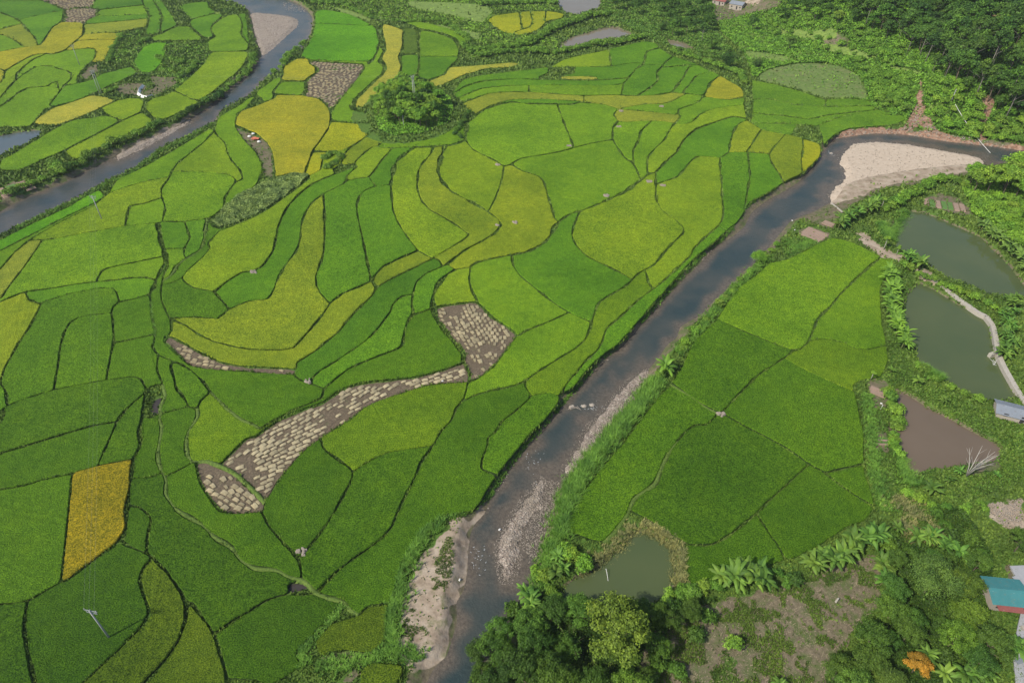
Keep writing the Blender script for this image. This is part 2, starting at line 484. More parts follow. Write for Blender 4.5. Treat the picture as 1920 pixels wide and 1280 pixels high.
WATER = {
'river_upper': "410,0 450,10 467,19 475,40 480,70 492,104 480,118 470,130 450,148 437,160 412,182 385,205 350,225 325,240 287,260 250,275 212,295 185,310 160,320 125,340 88,355 62,365 25,382 0,397 -200,490 -200,540 0,444 50,420 120,388 175,358 200,342 250,320 275,300 300,280 350,258 400,232 410,215 425,203 463,185 475,172 495,148 520,140 530,123 547,108 567,93 580,70 585,50 586,33 575,18 555,5 525,-5 420,-12",
'river_main': "2120,300 1920,283 1865,275 1815,270 1772,265 1727,257 1690,252 1640,250 1590,257 1565,260 1557,267 1547,280 1535,297 1522,315 1497,342 1465,362 1440,374 1410,397 1395,427 1372,445 1342,460 1315,492 1275,532 1235,572 1210,602 1175,640 1140,672 1100,705 1085,727 1052,757 1035,787 1005,820 972,860 942,900 920,935 910,962 890,982 882,1002 877,1042 877,1072 870,1107 855,1130 857,1150 858,1167 850,1190 838,1230 815,1250 790,1300 700,1470 850,1470 925,1280 945,1200 965,1150 990,1110 1005,1055 1017,1010 1030,985 1035,960 1042,927 1057,905 1072,890 1100,855 1130,818 1160,783 1190,750 1210,715 1216,692 1235,670 1250,647 1270,632 1275,612 1315,590 1335,567 1365,540 1392,510 1417,492 1440,465 1465,435 1480,417 1490,411 1530,395 1560,378 1575,350 1610,335 1700,320 1790,310 1850,312 1880,308 1910,307 2120,330",
'pond_a': "1672,420 1690,405 1707,396 1740,402 1772,415 1810,432 1840,445 1860,467 1890,495 1917,532 1935,560 1900,556 1852,552 1815,535 1765,517 1740,495 1715,478 1687,470 1672,455",
'pond_b': "1725,530 1762,550 1802,575 1840,595 1857,615 1862,640 1865,665 1880,690 1902,740 1890,752 1852,750 1802,735 1777,717 1740,700 1720,677 1717,650 1702,637 1692,607 1697,570 1702,550",
'pond_c': "1675,730 1702,740 1740,765 1790,790 1827,812 1865,830 1877,845 1865,865 1815,870 1777,877 1740,881 1717,890 1710,910 1700,910 1680,865 1687,840 1665,815 1667,797 1690,790 1685,765 1677,745",
'pond_d': "1197,995 1235,1010 1260,1027 1266,1060 1262,1095 1252,1118 1210,1130 1150,1140 1110,1145 1080,1148 1057,1135 1057,1100 1085,1080 1120,1065 1140,1047 1167,1027 1185,1002",
'pond_e': "1045,-8 1130,-8 1125,15 1100,25 1080,30 1060,25 1047,12",
'pond_f': "1047,90 1067,72 1120,57 1150,49 1192,66 1160,72 1120,77 1085,86 1060,92",
'pond_g': "1247,74 1285,82 1306,94 1280,96 1255,86",
'pond_h': "-150,290 0,256 15,252 50,246 82,244 75,257 50,272 20,282 0,297 -150,345",
'pool_i': "282,765 292,750 303,745 300,760 297,777 287,780",
'pool_j': "540,1097 560,1092 577,1098 577,1103 543,1111",
}
BARS = {
'far_gravel_bar': "464,28 480,23 510,26 545,30 561,38 558,50 545,62 528,78 505,98 492,106 483,95 476,72 468,50",
'bend_gravel_bar': "1600,267 1652,265 1715,271 1765,281 1842,294 1850,312 1790,322 1720,335 1650,350 1600,372 1560,382 1552,365 1565,350 1585,335 1580,317 1571,302 1580,285",
'near_gravel_bar': "1012,898 992,922 965,957 947,992 932,1017 935,1060 940,1084 952,1090 962,1080 972,1055 977,1022 988,985 1000,965 1022,955 1026,922 1020,900",
'side_gravel_bar': "1212,692 1180,712 1157,735 1135,767 1100,800 1085,825 1077,847 1057,877 1058,897 1076,888 1103,856 1134,818 1164,783 1194,750 1214,715 1220,695",
'left_gravel_strip': "215,291 250,273 300,250 330,236 357,222 358,228 330,246 290,268 250,288 218,302",
}
# ---------------------------------------------------------------- survey -> ground coordinates
H, PITCH, FPX = 120.0, math.radians(39.4), 1280.0
SP, CP = math.sin(PITCH), math.cos(PITCH)
def ray(px, py):
    xn, yn = (px-960)/FPX, (py-640)/FPX
    return (xn, CP - yn*SP, -(SP + yn*CP))
def G(px, py, z=0.0):
    d = ray(px, py); t = (H-z)/(-d[2])
    return (d[0]*t, d[1]*t)
def pts(s): return [tuple(float(v) for v in p.split(',')) for p in s.split()]
def smooth(P, closed, it=2):
    for j in range(it):
        f = (.14, .27)[j]
        Q = []
        n = len(P)
        if not closed: Q.append(P[0])
        for i in range(n if closed else n-1):
            a, b = P[i], P[(i+1) % n]
            Q.append((a[0]*(1-f)+b[0]*f, a[1]*(1-f)+b[1]*f)); Q.append((a[0]*f+b[0]*(1-f), a[1]*f+b[1]*(1-f)))
        if not closed: Q.append(P[-1])
        P = Q
    return P
# clean the linework: snap loose ends onto neighbouring lines
raw = []
for l in LINES.strip().split('\n'):
    k, s = l.split(' ', 1); P = pts(s)
    if len(P) > 1 and P[0] != P[1]: raw.append((k, P))
sm = []
for k, P in raw:
    closed = P[0] == P[-1]
    if closed: W = smooth(P[:-1], True); W.append(W[0])
    else:
        W = smooth(P, False)
        for e, f in ((0, 1), (-1, -2)):           # run lines that reach the frame a little past it
            x, y = W[e]
            if x <= 4 or y <= 4 or y >= 1276 or x >= 1916:
                ex, ey = (-190 if x <= 4 else 1990 if x >= 1916 else x), (-70 if y <= 4 else 1440 if y >= 1276 else y)
                W.insert(0, (ex, ey)) if e == 0 else W.append((ex, ey))
    sm.append((k, W))
def near(p, skip):
    best = (13.0, None)
    for j, (k, P) in enumerate(sm):
        if j == skip: continue
        for a, b in zip(P, P[1:]):
            dx, dy = b[0]-a[0], b[1]-a[1]; L = dx*dx+dy*dy
            if L == 0: continue
            t = max(0, min(1, ((p[0]-a[0])*dx+(p[1]-a[1])*dy)/L))
            q = (a[0]+dx*t, a[1]+dy*t); d = math.hypot(p[0]-q[0], p[1]-q[1])
            if d < best[0]: best = (d, q)
    return best[1]
ends = []
for j, (k, P) in enumerate(sm):
    if P[0] == P[-1]: continue
    for e in (0, -1):
        q = near(P[e], j)
        if q and q != P[e]: ends.append((j, e, q))
for j, e, q in ends:
    if e == 0: sm[j][1].insert(0, q)
    else: sm[j][1].append(q)
gl = [(k, [G(x, y, .45) for x, y in P]) for k, P in sm]     # (kind, ground polyline)
RES = .2; X0, X1, Y0, Y1 = -540., 480., 36., 700.
NX, NY = int((X1-X0)/RES), int((Y1-Y0)/RES)
wall = np.zeros((NY, NX), bool)
HALF = {'n': .19, 'e': .19, 'w': .24, 'd': .46, 'g': .4}
def stroke(arr, W, half, val=True):
    for a, b in zip(W, W[1:]):
        dist = (a[1]+b[1])/2
        h = max(.16, half*(1+max(0, dist-110)/290.)*(.62+.75*((math.sin(a[0]*.9+a[1]*.37)+math.sin(a[0]*.31-a[1]*.53))*.5+.5)))
        x0 = int((min(a[0], b[0])-h-X0)/RES)-1; x1 = int((max(a[0], b[0])+h-X0)/RES)+2
        y0 = int((min(a[1], b[1])-h-Y0)/RES)-1; y1 = int((max(a[1], b[1])+h-Y0)/RES)+2
        x0, y0, x1, y1 = max(x0, 0), max(y0, 0), min(x1, NX), min(y1, NY)
        if x0 >= x1 or y0 >= y1: continue
        gx = X0+(np.arange(x0, x1)+.5)*RES; gy = (Y0+(np.arange(y0, y1)+.5)*RES)[:, None]
        dx, dy = b[0]-a[0], b[1]-a[1]; L = dx*dx+dy*dy+1e-9
        t = np.clip(((gx-a[0])*dx+(gy-a[1])*dy)/L, 0, 1)
        d2 = (gx-a[0]-t*dx)**2+(gy-a[1]-t*dy)**2
        arr[y0:y1, x0:x1] |= d2 < h*h
for k, W in gl: stroke(wall, W, HALF[k])
# the survey stops at the photograph's frame: close it a little outside
fr = [G(*p, .45) for p in ((-170, -45), (-170, 1425), (1975, 1425), (1975, -45), (-170, -45))]
stroke(wall, fr, .6)
# connected regions by row runs and union-find
par = []
def find(a):
    while par[a] != a:
        par[a] = par[par[a]]; a = par[a]
    return a
rows = []; prev = []
for r in range(NY):
    free = ~wall[r]; d = np.diff(np.concatenate(([0], free.view(np.int8), [0])))
    st = np.flatnonzero(d == 1); en = np.flatnonzero(d == -1)
    cur = []; i = 0
    for s, e in zip(st.tolist(), en.tolist()):
        idn = len(par); par.append(idn)
        while i < len(prev) and prev[i][1] <= s: i += 1
        j = i
        while j < len(prev) and prev[j][0] < e:
            par[find(idn)] = find(prev[j][2]); j += 1
        cur.append((s, e, idn))
    rows.append(cur); prev = cur
lab = np.zeros((NY, NX), np.int32)
for r, cur in enumerate(rows):
    for s, e, i in cur: lab[r, s:e] = find(i)+1
def region(px, py):
    x, y = G(px, py, .45); c, r = int((x-X0)/RES), int((y-Y0)/RES)
    return int(lab[r, c]) if 0 <= c < NX and 0 <= r < NY else 0
def contour(mask, r0, c0):
    """outer outline of a boolean mask as a smooth closed polyline in ground metres"""
    m = np.zeros((mask.shape[0]+2, mask.shape[1]+2), bool); m[1:-1, 1:-1] = mask
    nxt = {}
    up = m & ~np.roll(m, 1, 0); dn = m & ~np.roll(m, -1, 0); lf = m & ~np.roll(m, 1, 1); rt = m & ~np.roll(m, -1, 1)
    for r, c in np.argwhere(up).tolist(): nxt.setdefault((r, c), []).append((r, c+1))
    for r, c in np.argwhere(rt).tolist(): nxt.setdefault((r, c+1), []).append((r+1, c+1))
    for r, c in np.argwhere(dn).tolist(): nxt.setdefault((r+1, c+1), []).append((r+1, c))
    for r, c in np.argwhere(lf).tolist(): nxt.setdefault((r+1, c), []).append((r, c))
    best = []
    while nxt:
        s = next(iter(nxt)); loop = [s]; p = s
        while True:
            o = nxt[p]; q = o.pop()
            if not o: del nxt[p]
            if q == s: break
            loop.append(q); p = q
        if len(loop) > len(best): best = loop
    A = np.array(best, float)
    P = np.stack([X0+(A[:, 1]-1+c0)*RES, Y0+(A[:, 0]-1+r0)*RES], 1)
    n = len(P); w = min(3, max(1, n//12))
    S = sum(np.roll(P, k, 0) for k in range(-w, w+1))/(2*w+1)
    dist = P[:, 1].mean(); step = max(2, int((.5+dist*.0022)/RES))
    return S[::step]
# ---------------------------------------------------------------- helpers
def lin(c):
    return tuple(((v/255)/12.92 if v/255 <= .04045 else ((v/255+.055)/1.055)**2.4) for v in c)
def nodes(name):
    m = bpy.data.materials.new(name); m.use_nodes = True
    t = m.node_tree; return m, t, t.nodes['Principled BSDF'], t.nodes['Material Output']
def N(t, kind, **kw):
    n = t.nodes.new('ShaderNode'+kind)
    for k, v in kw.items():
        if k.startswith('i_'):
            key = k[2:]; key = int(key) if key.isdigit() else key.replace('_', ' ')
            n.inputs[key].default_value = v
        else: setattr(n, k, v)
    return n
def LK(t, a, b): t.links.new(a, b)
def noise(t, vec, scale, detail=3, rough=.6):
    n = N(t, 'TexNoise', i_Scale=scale, i_Detail=detail, i_Roughness=rough); LK(t, vec, n.inputs['Vector']); return n.outputs['Fac']
def ramp(t, fac, stops):
    r = N(t, 'ValToRGB'); e = r.color_ramp.elements
    while len(e) < len(stops): e.new(.5)
    for el, (p, c) in zip(e, stops): el.position = p; el.color = (*c, 1) if len(c) == 3 else c
    LK(t, fac, r.inputs[0]); return r.outputs[0]
def mix(t, a, b, fac, mode='MIX'):
    m = N(t, 'Mix', data_type='RGBA', blend_type=mode)
    for sock, v in ((m.inputs[0], fac), (m.inputs[6], a), (m.inputs[7], b)):
        if hasattr(v, 'links'): LK(t, v, sock)
        elif isinstance(v, (int, float)): sock.default_value = v
        else: sock.default_value = (*v, 1)
    return m.outputs[2]
def mth(t, op, a, b=0., c=None):
    m = N(t, 'Math', operation=op)
    for s_, v in zip(m.inputs, (a, b) if c is None else (a, b, c)):
        if hasattr(v, 'links'): LK(t, v, s_)
        else: s_.default_value = v
    return m.outputs[0]
def bump(t, p, h, strength, dist):
    b = N(t, 'Bump', i_Strength=strength, i_Distance=dist); LK(t, h, b.inputs['Height']); LK(t, b.outputs[0], p.inputs['Normal'])
def geopos(t): return N(t, 'NewGeometry').outputs['Position']
def simple(name, col, rough=.8, scale=3., amt=.35, bmp=0., metallic=0.):
    m, t, p, o = nodes(name); pos = N(t, 'TexCoord').outputs['Object']
    f = noise(t, pos, scale, 4); c = mix(t, tuple(v*(1-amt) for v in col), tuple(min(1, v*(1+amt)) for v in col), f)
    LK(t, c, p.inputs['Base Color']); p.inputs['Roughness'].default_value = rough; p.inputs['Metallic'].default_value = metallic
    if bmp: bump(t, p, f, .6, bmp)
    return m
def mesh_np(name, V, F, mats=(), midx=None, smooth_=False):
    """V (n,3); F (m,k) constant k"""
    me = bpy.data.meshes.new(name); V = np.asarray(V, np.float32); F = np.asarray(F, np.int32); k = F.shape[1]
    me.vertices.add(len(V)); me.vertices.foreach_set('co', V.ravel())
    me.loops.add(F.size); me.loops.foreach_set('vertex_index', F.ravel())
    me.polygons.add(len(F)); me.polygons.foreach_set('loop_start', np.arange(0, F.size, k, dtype=np.int32))
    me.polygons.foreach_set('loop_total', np.full(len(F), k, np.int32))
    if midx is not None: me.polygons.foreach_set('material_index', np.asarray(midx, np.int32))
    if smooth_: me.polygons.foreach_set('use_smooth', np.ones(len(F), bool))
    for m in mats: me.materials.append(m)
    me.update(calc_edges=True); me.validate(); return me
class MB:
    """collects verts and faces of mixed size into one mesh"""
    def __init__(s): s.v = []; s.f = []; s.m = []
    def add(s, v, f, m=0):
        b = len(s.v); s.v += [tuple(p) for p in v]; s.f += [tuple(i+b for i in q) for q in f]; s.m += [m]*len(f)
    def box(s, c, d, rz=0., m=0, taper=1.):
        cx, cy, cz = c; x, y, z = d[0]/2, d[1]/2, d[2]/2; ca, sa = math.cos(rz), math.sin(rz); v = []
        for k, q in ((-1, 1), (1, taper)):
            for i, j in ((-1, -1), (1, -1), (1, 1), (-1, 1)):
                a, b = i*x*q, j*y*q; v.append((cx+a*ca-b*sa, cy+a*sa+b*ca, cz+k*z))
        s.add(v, [(0, 3, 2, 1), (4, 5, 6, 7), (0, 1, 5, 4), (1, 2, 6, 5), (2, 3, 7, 6), (3, 0, 4, 7)], m)
    def tube(s, P, R, n=6, m=0, cap=True):
        P = [Vector(p) for p in P]
        if not isinstance(R, (list, tuple)): R = [R]*len(P)
        v = []
        for i, p in enumerate(P):
            d = (P[min(i+1, len(P)-1)]-P[max(i-1, 0)]).normalized()
            a = d.orthogonal().normalized() if abs(d.z) < .99 else Vector((1, 0, 0)); b = d.cross(a).normalized(); a = b.cross(d)
            for k in range(n):
                th = 2*math.pi*k/n; v.append(p+a*math.cos(th)*R[i]+b*math.sin(th)*R[i])
        f = [(i*n+k, i*n+(k+1) % n, (i+1)*n+(k+1) % n, (i+1)*n+k) for i in range(len(P)-1) for k in range(n)]
        if cap: f += [tuple(range(n))[::-1], tuple(range((len(P)-1)*n, len(P)*n))]
        s.add(v, f, m)
    def mesh(s, name, mats, smooth_=False):
        me = bpy.data.meshes.new(name); me.from_pydata(s.v, [], s.f)
        for m in mats: me.materials.append(m)
        me.polygons.foreach_set('material_index', s.m)
        if smooth_: me.polygons.foreach_set('use_smooth', [True]*len(s.f))
        me.update(); return me
def link(name, me, loc=(0, 0, 0), rz=0., sc=1., parent=None, color=None):
    o = bpy.data.objects.new(name, me); COL.objects.link(o); o.location = loc; o.rotation_euler = (0, 0, rz)
    o.scale = (sc, sc, sc) if isinstance(sc, (int, float)) else sc
    if parent: o.parent = parent
    if color: o.color = (*color, 1)
    return o
def tag(o, label=None, cat=None, group=None, kind=None):
    if label: o['label'] = label
    if cat: o['category'] = cat
    if group: o['group'] = group
    if kind: o['kind'] = kind
    return o
def inpoly(P, x, y):
    P = np.asarray(P, float); x = np.asarray(x, float); y = np.asarray(y, float); r = np.zeros(x.shape, bool)
    for (ax, ay), (bx, by) in zip(P, np.roll(P, -1, 0)):
        if ay == by: continue
        r ^= ((ay > y) != (by > y)) & (x < (bx-ax)*(y-ay)/(by-ay)+ax)
    return r
def sdist(P, x, y):
    """signed distance, positive outside"""
    P = np.asarray(P, float); d = np.full(np.shape(x), 1e9)
    for (ax, ay), (bx, by) in zip(P, np.roll(P, -1, 0)):
        dx, dy = bx-ax, by-ay; L = dx*dx+dy*dy+1e-9; t = np.clip(((x-ax)*dx+(y-ay)*dy)/L, 0, 1)
        d = np.minimum(d, (x-ax-t*dx)**2+(y-ay-t*dy)**2)
    d = np.sqrt(d); return np.where(inpoly(P, x, y), -d, d)
def sst(e0, e1, v):
    t = np.clip((v-e0)/(e1-e0), 0, 1); return t*t*(3-2*t)
# cheap smooth 2-D value noise, vectorised
_rt = np.random.RandomState(11).rand(256, 256)
def vn(x, y, s):
    x = np.asarray(x, float)/s+100.3; y = np.asarray(y, float)/s+57.7
    xi = np.floor(x).astype(int); yi = np.floor(y).astype(int); fx = x-xi; fy = y-yi
    fx = fx*fx*(3-2*fx); fy = fy*fy*(3-2*fy); g = lambda a, b: _rt[a % 256, b % 256]
    return (g(xi, yi)*(1-fx)+g(xi+1, yi)*fx)*(1-fy)+(g(xi, yi+1)*(1-fx)+g(xi+1, yi+1)*fx)*fy
# ---------------------------------------------------------------- terrain height
random.seed(5); RNG = np.random.RandomState(5)
LEVEL = {'river_upper': -1.7, 'river_main': -1.7, 'pool_i': -.12, 'pool_j': -.12}
WP = {}
for k, s in WATER.items():
    lv = LEVEL.get(k, -.8); P = pts(s)
    P = smooth(P, True, 1); WP[k] = (lv, np.array([G(x, y, lv) for x, y in P]))
foot = [G(*p) for p in ((2050, 262), (1850, 262), (1700, 240), (1645, 190), (1600, 140), (1500, 95), (1430, 60), (1350, 20), (1300, -15), (1220, -60))]
HP = np.array(foot+[(260, 1500), (1600, 1500), (1600, 100)])
MC = G(768, 212)
def height(x, y):
    x = np.asarray(x, float); y = np.asarray(y, float); shp = x.shape; x = x.ravel(); y = y.ravel()
    z = (vn(x, y, 9)-.5)*.22+(vn(x, y, 2.3)-.5)*.08
    near_w = np.full(x.shape, 99.)
    d = -sdist(HP, x, y); hill = np.clip(d, 0, None)
    z += np.where(hill > 0, hill*.36/(1+hill/330.)*sst(0, 25, hill)+(vn(x, y, 28)-.5)*9*sst(8, 60, hill)+(vn(x, y, 9)-.5)*2*sst(5, 30, hill), 0)
    r = np.hypot((x-MC[0])/19., (y-MC[1])/26.); z += 5.5*np.exp(-r*r*1.3)
    for k, (lv, P) in WP.items():
        m = (x > P[:, 0].min()-9) & (x < P[:, 0].max()+9) & (y > P[:, 1].min()-9) & (y < P[:, 1].max()+9)
        if not m.any(): continue
        s = sdist(P, x[m], y[m]); riv = k.startswith('river'); wdt = (3.1 if k == 'river_main' else 2.4) if riv else .3 if k.startswith('pool') else 1.3
        wob = (vn(x[m], y[m], 1.7)-.5)*(.7 if riv else .35)
        s2 = s+wob*sst(0, .6, np.abs(s))
        tt = sst(-.2, wdt, s2)
        zz = np.where(s < 0, lv-np.minimum(1.1, -s*.5)-.02, (lv-.02)*(1-tt)+z[m]*tt)
        z[m] = np.where(s < wdt+.3, zz, z[m])
    return z.reshape(shp)
def h1(x, y): return float(height(np.array([x]), np.array([y]))[0])
def GP(px, py, dz=0.):
    """where the sight line of a surveyed point meets the terrain"""
    d = ray(px, py)
    t = np.linspace(60, 1400, 700); x, y, z = d[0]*t, d[1]*t, H+d[2]*t
    hh = height(x, y)+dz; i = int(np.argmax(z <= hh))
    if i == 0: return (x[-1], y[-1], 0)
    a = (z[i-1]-hh[i-1]); b = (hh[i]-z[i]); f = a/(a+b+1e-9); tt = t[i-1]+(t[i]-t[i-1])*f
    X, Y = d[0]*tt, d[1]*tt; return (X, Y, h1(X, Y))
# ---------------------------------------------------------------- bare earth, sand and red soil patches
SOIL = ["442,240 462,248 480,254 500,268 511,287 513,320 511,334 497,332 492,310 482,287 455,262",
 "1490,412 1530,395 1560,378 1600,365 1660,345 1720,335 1790,322 1850,312 1850,322 1790,332 1700,348 1660,352 1600,385 1570,412 1560,430 1530,420",
 "1515,422 1560,440 1530,460 1492,436", "1630,715 1660,712 1672,730 1665,760 1640,765 1630,740",
 "1640,812 1662,812 1664,850 1640,846", "1340,1130 1400,1112 1500,1095 1560,1062 1640,1040 1655,1090 1640,1140 1600,1180 1560,1240 1530,1300 1400,1300 1345,1180",
 "1230,1150 1340,1130 1360,1200 1330,1300 1180,1300", "598,1234 637,1217 680,1217 702,1224 675,1237 635,1244", "628,1284 650,1260 665,1251 672,1258 664,1284",
 "1730,372 1760,362 1800,372 1818,388 1822,405 1790,400 1750,390", "225,160 245,155 280,160 262,182 225,175 212,170", "282,140 300,145 332,145 330,160 300,175 275,185 262,176 290,165",
 "0,355 25,340 50,345 20,372 0,380", "1000,170 1000,171 1001,170", "1815,870 1870,865 1880,880 1830,890", "150,145 165,125 185,120 185,135 160,150",
 "1540,75 1570,60 1600,80 1560,100", "1340,1 1400,-5 1470,-5 1460,15 1420,22 1400,28 1330,45 1340,20", "1895,1060 1925,1050 1925,1110 1880,1095"]
SAND = ["830,987 880,968 912,955 905,975 890,990 880,1010 877,1072 870,1107 852,1130 850,1190 838,1235 800,1262 765,1245 740,1215 745,1172 747,1145 755,1122 767,1085 785,1050 812,1017",
 "1605,432 1625,440 1655,465 1695,480 1692,490 1650,480 1612,452", "1715,505 1732,500 1765,525 1750,535 1720,520",
 "1845,945 1925,930 1925,1000 1880,985 1850,970", "1565,350 1600,330 1700,300 1850,300 1850,315 1720,338 1650,352 1600,374 1560,384", "215,292 250,272 300,248 345,225 358,228 330,246 290,268 250,290 218,304",
 "1395,5 1410,-5 1425,-5 1425,10", "1000,172 1003,172 1000,173"]
RED = ["1722,150 1729,152 1727,165 1731,178 1727,190 1736,202 1733,214 1746,222 1750,236 1770,250 1755,258 1735,250 1722,238 1712,246 1690,254 1682,246 1698,232 1703,220 1712,208 1718,196 1716,182 1723,170", "1557,264 1575,248 1588,240 1615,243 1640,235 1665,243 1690,240 1705,250 1730,246 1750,256 1765,246 1790,260 1830,266 1930,272 1930,292 1865,279 1772,268 1690,256 1565,264",
 "1842,180 1865,178 1862,205 1850,225 1852,262 1835,262 1838,220", "1730,52 1760,40 1795,45 1790,55 1750,60", "1855,25 1900,30 1890,55 1860,50"]
def mask_at(x, y, polys, soft=.8):
    m = np.zeros(x.shape)
    for s in polys:
        P = np.array([GP(*p)[:2] for p in smooth(pts(s), True, 1)])
        b = (x > P[:, 0].min()-3) & (x < P[:, 0].max()+3) & (y > P[:, 1].min()-3) & (y < P[:, 1].max()+3)
        if b.any():
            sd_ = sdist(P, x[b], y[b])+(vn(x[b], y[b], 2.1)-.5)*2.2; m[b] = np.maximum(m[b], 1-sst(-soft, soft, sd_))
    return m
# ---------------------------------------------------------------- ground sheet, finer where it lies nearer
core = 34*np.power(660/34., np.linspace(0, 1, 690))
ys = np.concatenate((np.linspace(-260, 30, 16), core, np.geomspace(680, 3100, 24)))
u = np.concatenate((-np.geomspace(8, 1.2, 18), np.linspace(-1.15, 1.15, 720), np.geomspace(1.2, 8, 18)))
hw = .75*(76+.773*np.clip(ys, 30, None))+8
gx = np.clip(u[None, :]*hw[:, None], -3250, 3250)+u[None, :]*4; gy = np.repeat(ys[:, None], len(u), 1)
gz = height(gx, gy)
a = np.arange(gx.size, dtype=np.int32).reshape(gx.shape)
F = np.stack([a[:-1, :-1], a[:-1, 1:], a[1:, 1:], a[1:, :-1]], -1).reshape(-1, 4)
inner = np.ravel((np.abs(gx) < 480) & (gy < 700) & (gy > 28)); fx, fy = gx.ravel()[inner], gy.ravel()[inner]
att = np.zeros((gx.size, 4), np.float32); att[:, 3] = 1
bank = np.zeros(fx.shape)
for k, (lv, P) in WP.items():
    b = (fx > P[:, 0].min()-6) & (fx < P[:, 0].max()+6) & (fy > P[:, 1].min()-6) & (fy < P[:, 1].max()+6)
    wd = 2.9 if k == 'river_main' else 2.1 if k.startswith('river') else .1 if k.startswith('pool') else .75
    sd_ = sdist(P, fx[b], fy[b])+(vn(fx[b], fy[b], 2.5)-.5)*wd*.9; bank[b] = np.maximum(bank[b], (1-sst(wd*.55, wd, sd_)))
att[inner, 0] = np.maximum(mask_at(fx, fy, SOIL), bank*.95); att[inner, 1] = mask_at(fx, fy, SAND); att[inner, 2] = mask_at(fx, fy, RED, .6)
m, t, p, o = nodes('ground'); pos = geopos(t)
at = N(t, 'Attribute', attribute_name='cover'); sep = N(t, 'SeparateColor'); LK(t, at.outputs['Color'], sep.inputs[0])
n1, n2, n3 = noise(t, pos, .09, 4), noise(t, pos, 1.1, 5, .7), noise(t, pos, .35, 4)
gr = mix(t, ramp(t, n2, [(.25, (.035, .075, .014)), (.55, (.085, .165, .028)), (.8, (.16, .23, .05))]), (.12, .14, .035), ramp(t, n1, [(.45, (0, 0, 0)), (.75, (.6, .6, .6))]))
so_ = mix(t, ramp(t, n2, [(.3, (.10, .085, .055)), (.7, (.23, .195, .13))]), (.085, .125, .035), ramp(t, n3, [(.45, (0, 0, 0)), (.62, (.8, .8, .8))]))
sa = mix(t, ramp(t, noise(t, pos, .3, 6, .65), [(.3, (.20, .155, .11)), (.5, (.36, .29, .22)), (.7, (.46, .39, .31))]), (.15, .16, .07), ramp(t, n3, [(.55, (0, 0, 0)), (.68, (.75, .75, .75))]))
rd = ramp(t, noise(t, pos, .8, 6, .75), [(.32, (.10, .055, .035)), (.5, (.28, .17, .115)), (.7, (.46, .34, .26))])
def edge(s): return ramp(t, mth(t, 'ADD', s, mth(t, 'MULTIPLY', mth(t, 'SUBTRACT', n3, .5), 1.3)), [(.38, (0, 0, 0)), (.6, (1, 1, 1))])
c = mix(t, mix(t, mix(t, gr, so_, edge(sep.outputs[0])), sa, edge(sep.outputs[1])), rd, edge(sep.outputs[2]))
LK(t, c, p.inputs['Base Color']); p.inputs['Roughness'].default_value = .95; p.inputs['Specular IOR Level'].default_value = .15
bump(t, p, n2, .8, .22)
GM = m
me = mesh_np('ground', np.stack([gx.ravel(), gy.ravel(), gz.ravel()], 1), F, [GM], smooth_=True)
ca = me.color_attributes.new('cover', 'FLOAT_COLOR', 'POINT'); ca.data.foreach_set('color', att.ravel())
tag(link('ground', me), kind='structure')
# ---------------------------------------------------------------- water
def water_mat(name, col, col2, rough, sc, amt):
    m, t, p, o = nodes(name); pos = geopos(t); wc = mix(t, col, col2, ramp(t, noise(t, pos, .06, 3), [(.35, (0, 0, 0)), (.65, (1, 1, 1))]))
    if name.startswith('river'):
        at = N(t, 'Attribute', attribute_name='shallow'); wc = mix(t, wc, ramp(t, noise(t, pos, 1.5, 5, .75), [(.3, (.07, .055, .042)), (.7, (.19, .155, .12))]), mth(t, 'MULTIPLY', at.outputs['Fac'], .8))
    LK(t, wc, p.inputs['Base Color'])
    p.inputs['Roughness'].default_value = rough; p.inputs['IOR'].default_value = 1.33
    mp = N(t, 'Mapping'); mp.inputs['Scale'].default_value = (1, 1.0, 1); LK(t, pos, mp.inputs[0])
    bump(t, p, noise(t, mp.outputs[0], sc, 5, .65), amt, .2 if amt > .3 else .1); return m
WM = {'river_upper': water_mat('river_water', (.04, .058, .065), (.09, .088, .078), .12, .9, .75),
      'river_main': water_mat('river_water_main', (.032, .052, .054), (.065, .072, .064), .11, 1.3, 1.),
      'g': water_mat('green_pond_water', (.072, .10, .042), (.085, .11, .045), .06, .5, .07),
      'b': water_mat('brown_pond_water', (.14, .108, .078), (.155, .12, .088), .07, .5, .08),
      'm': water_mat('muddy_pond_water', (.19, .155, .10), (.2, .17, .12), .07, .5, .08),
      'k': water_mat('dark_pool_water', (.05, .045, .04), (.06, .05, .045), .08, .5, .1),
      'h': water_mat('grey_pond_water', (.08, .11, .12), (.1, .12, .125), .07, .5, .08)}
names = {'pond_a': 'g', 'pond_b': 'g', 'pond_c': 'b', 'pond_d': 'g', 'pond_e': 'm', 'pond_f': 'm', 'pond_g': 'm', 'pond_h': 'h', 'pool_i': 'k', 'pool_j': 'k'}
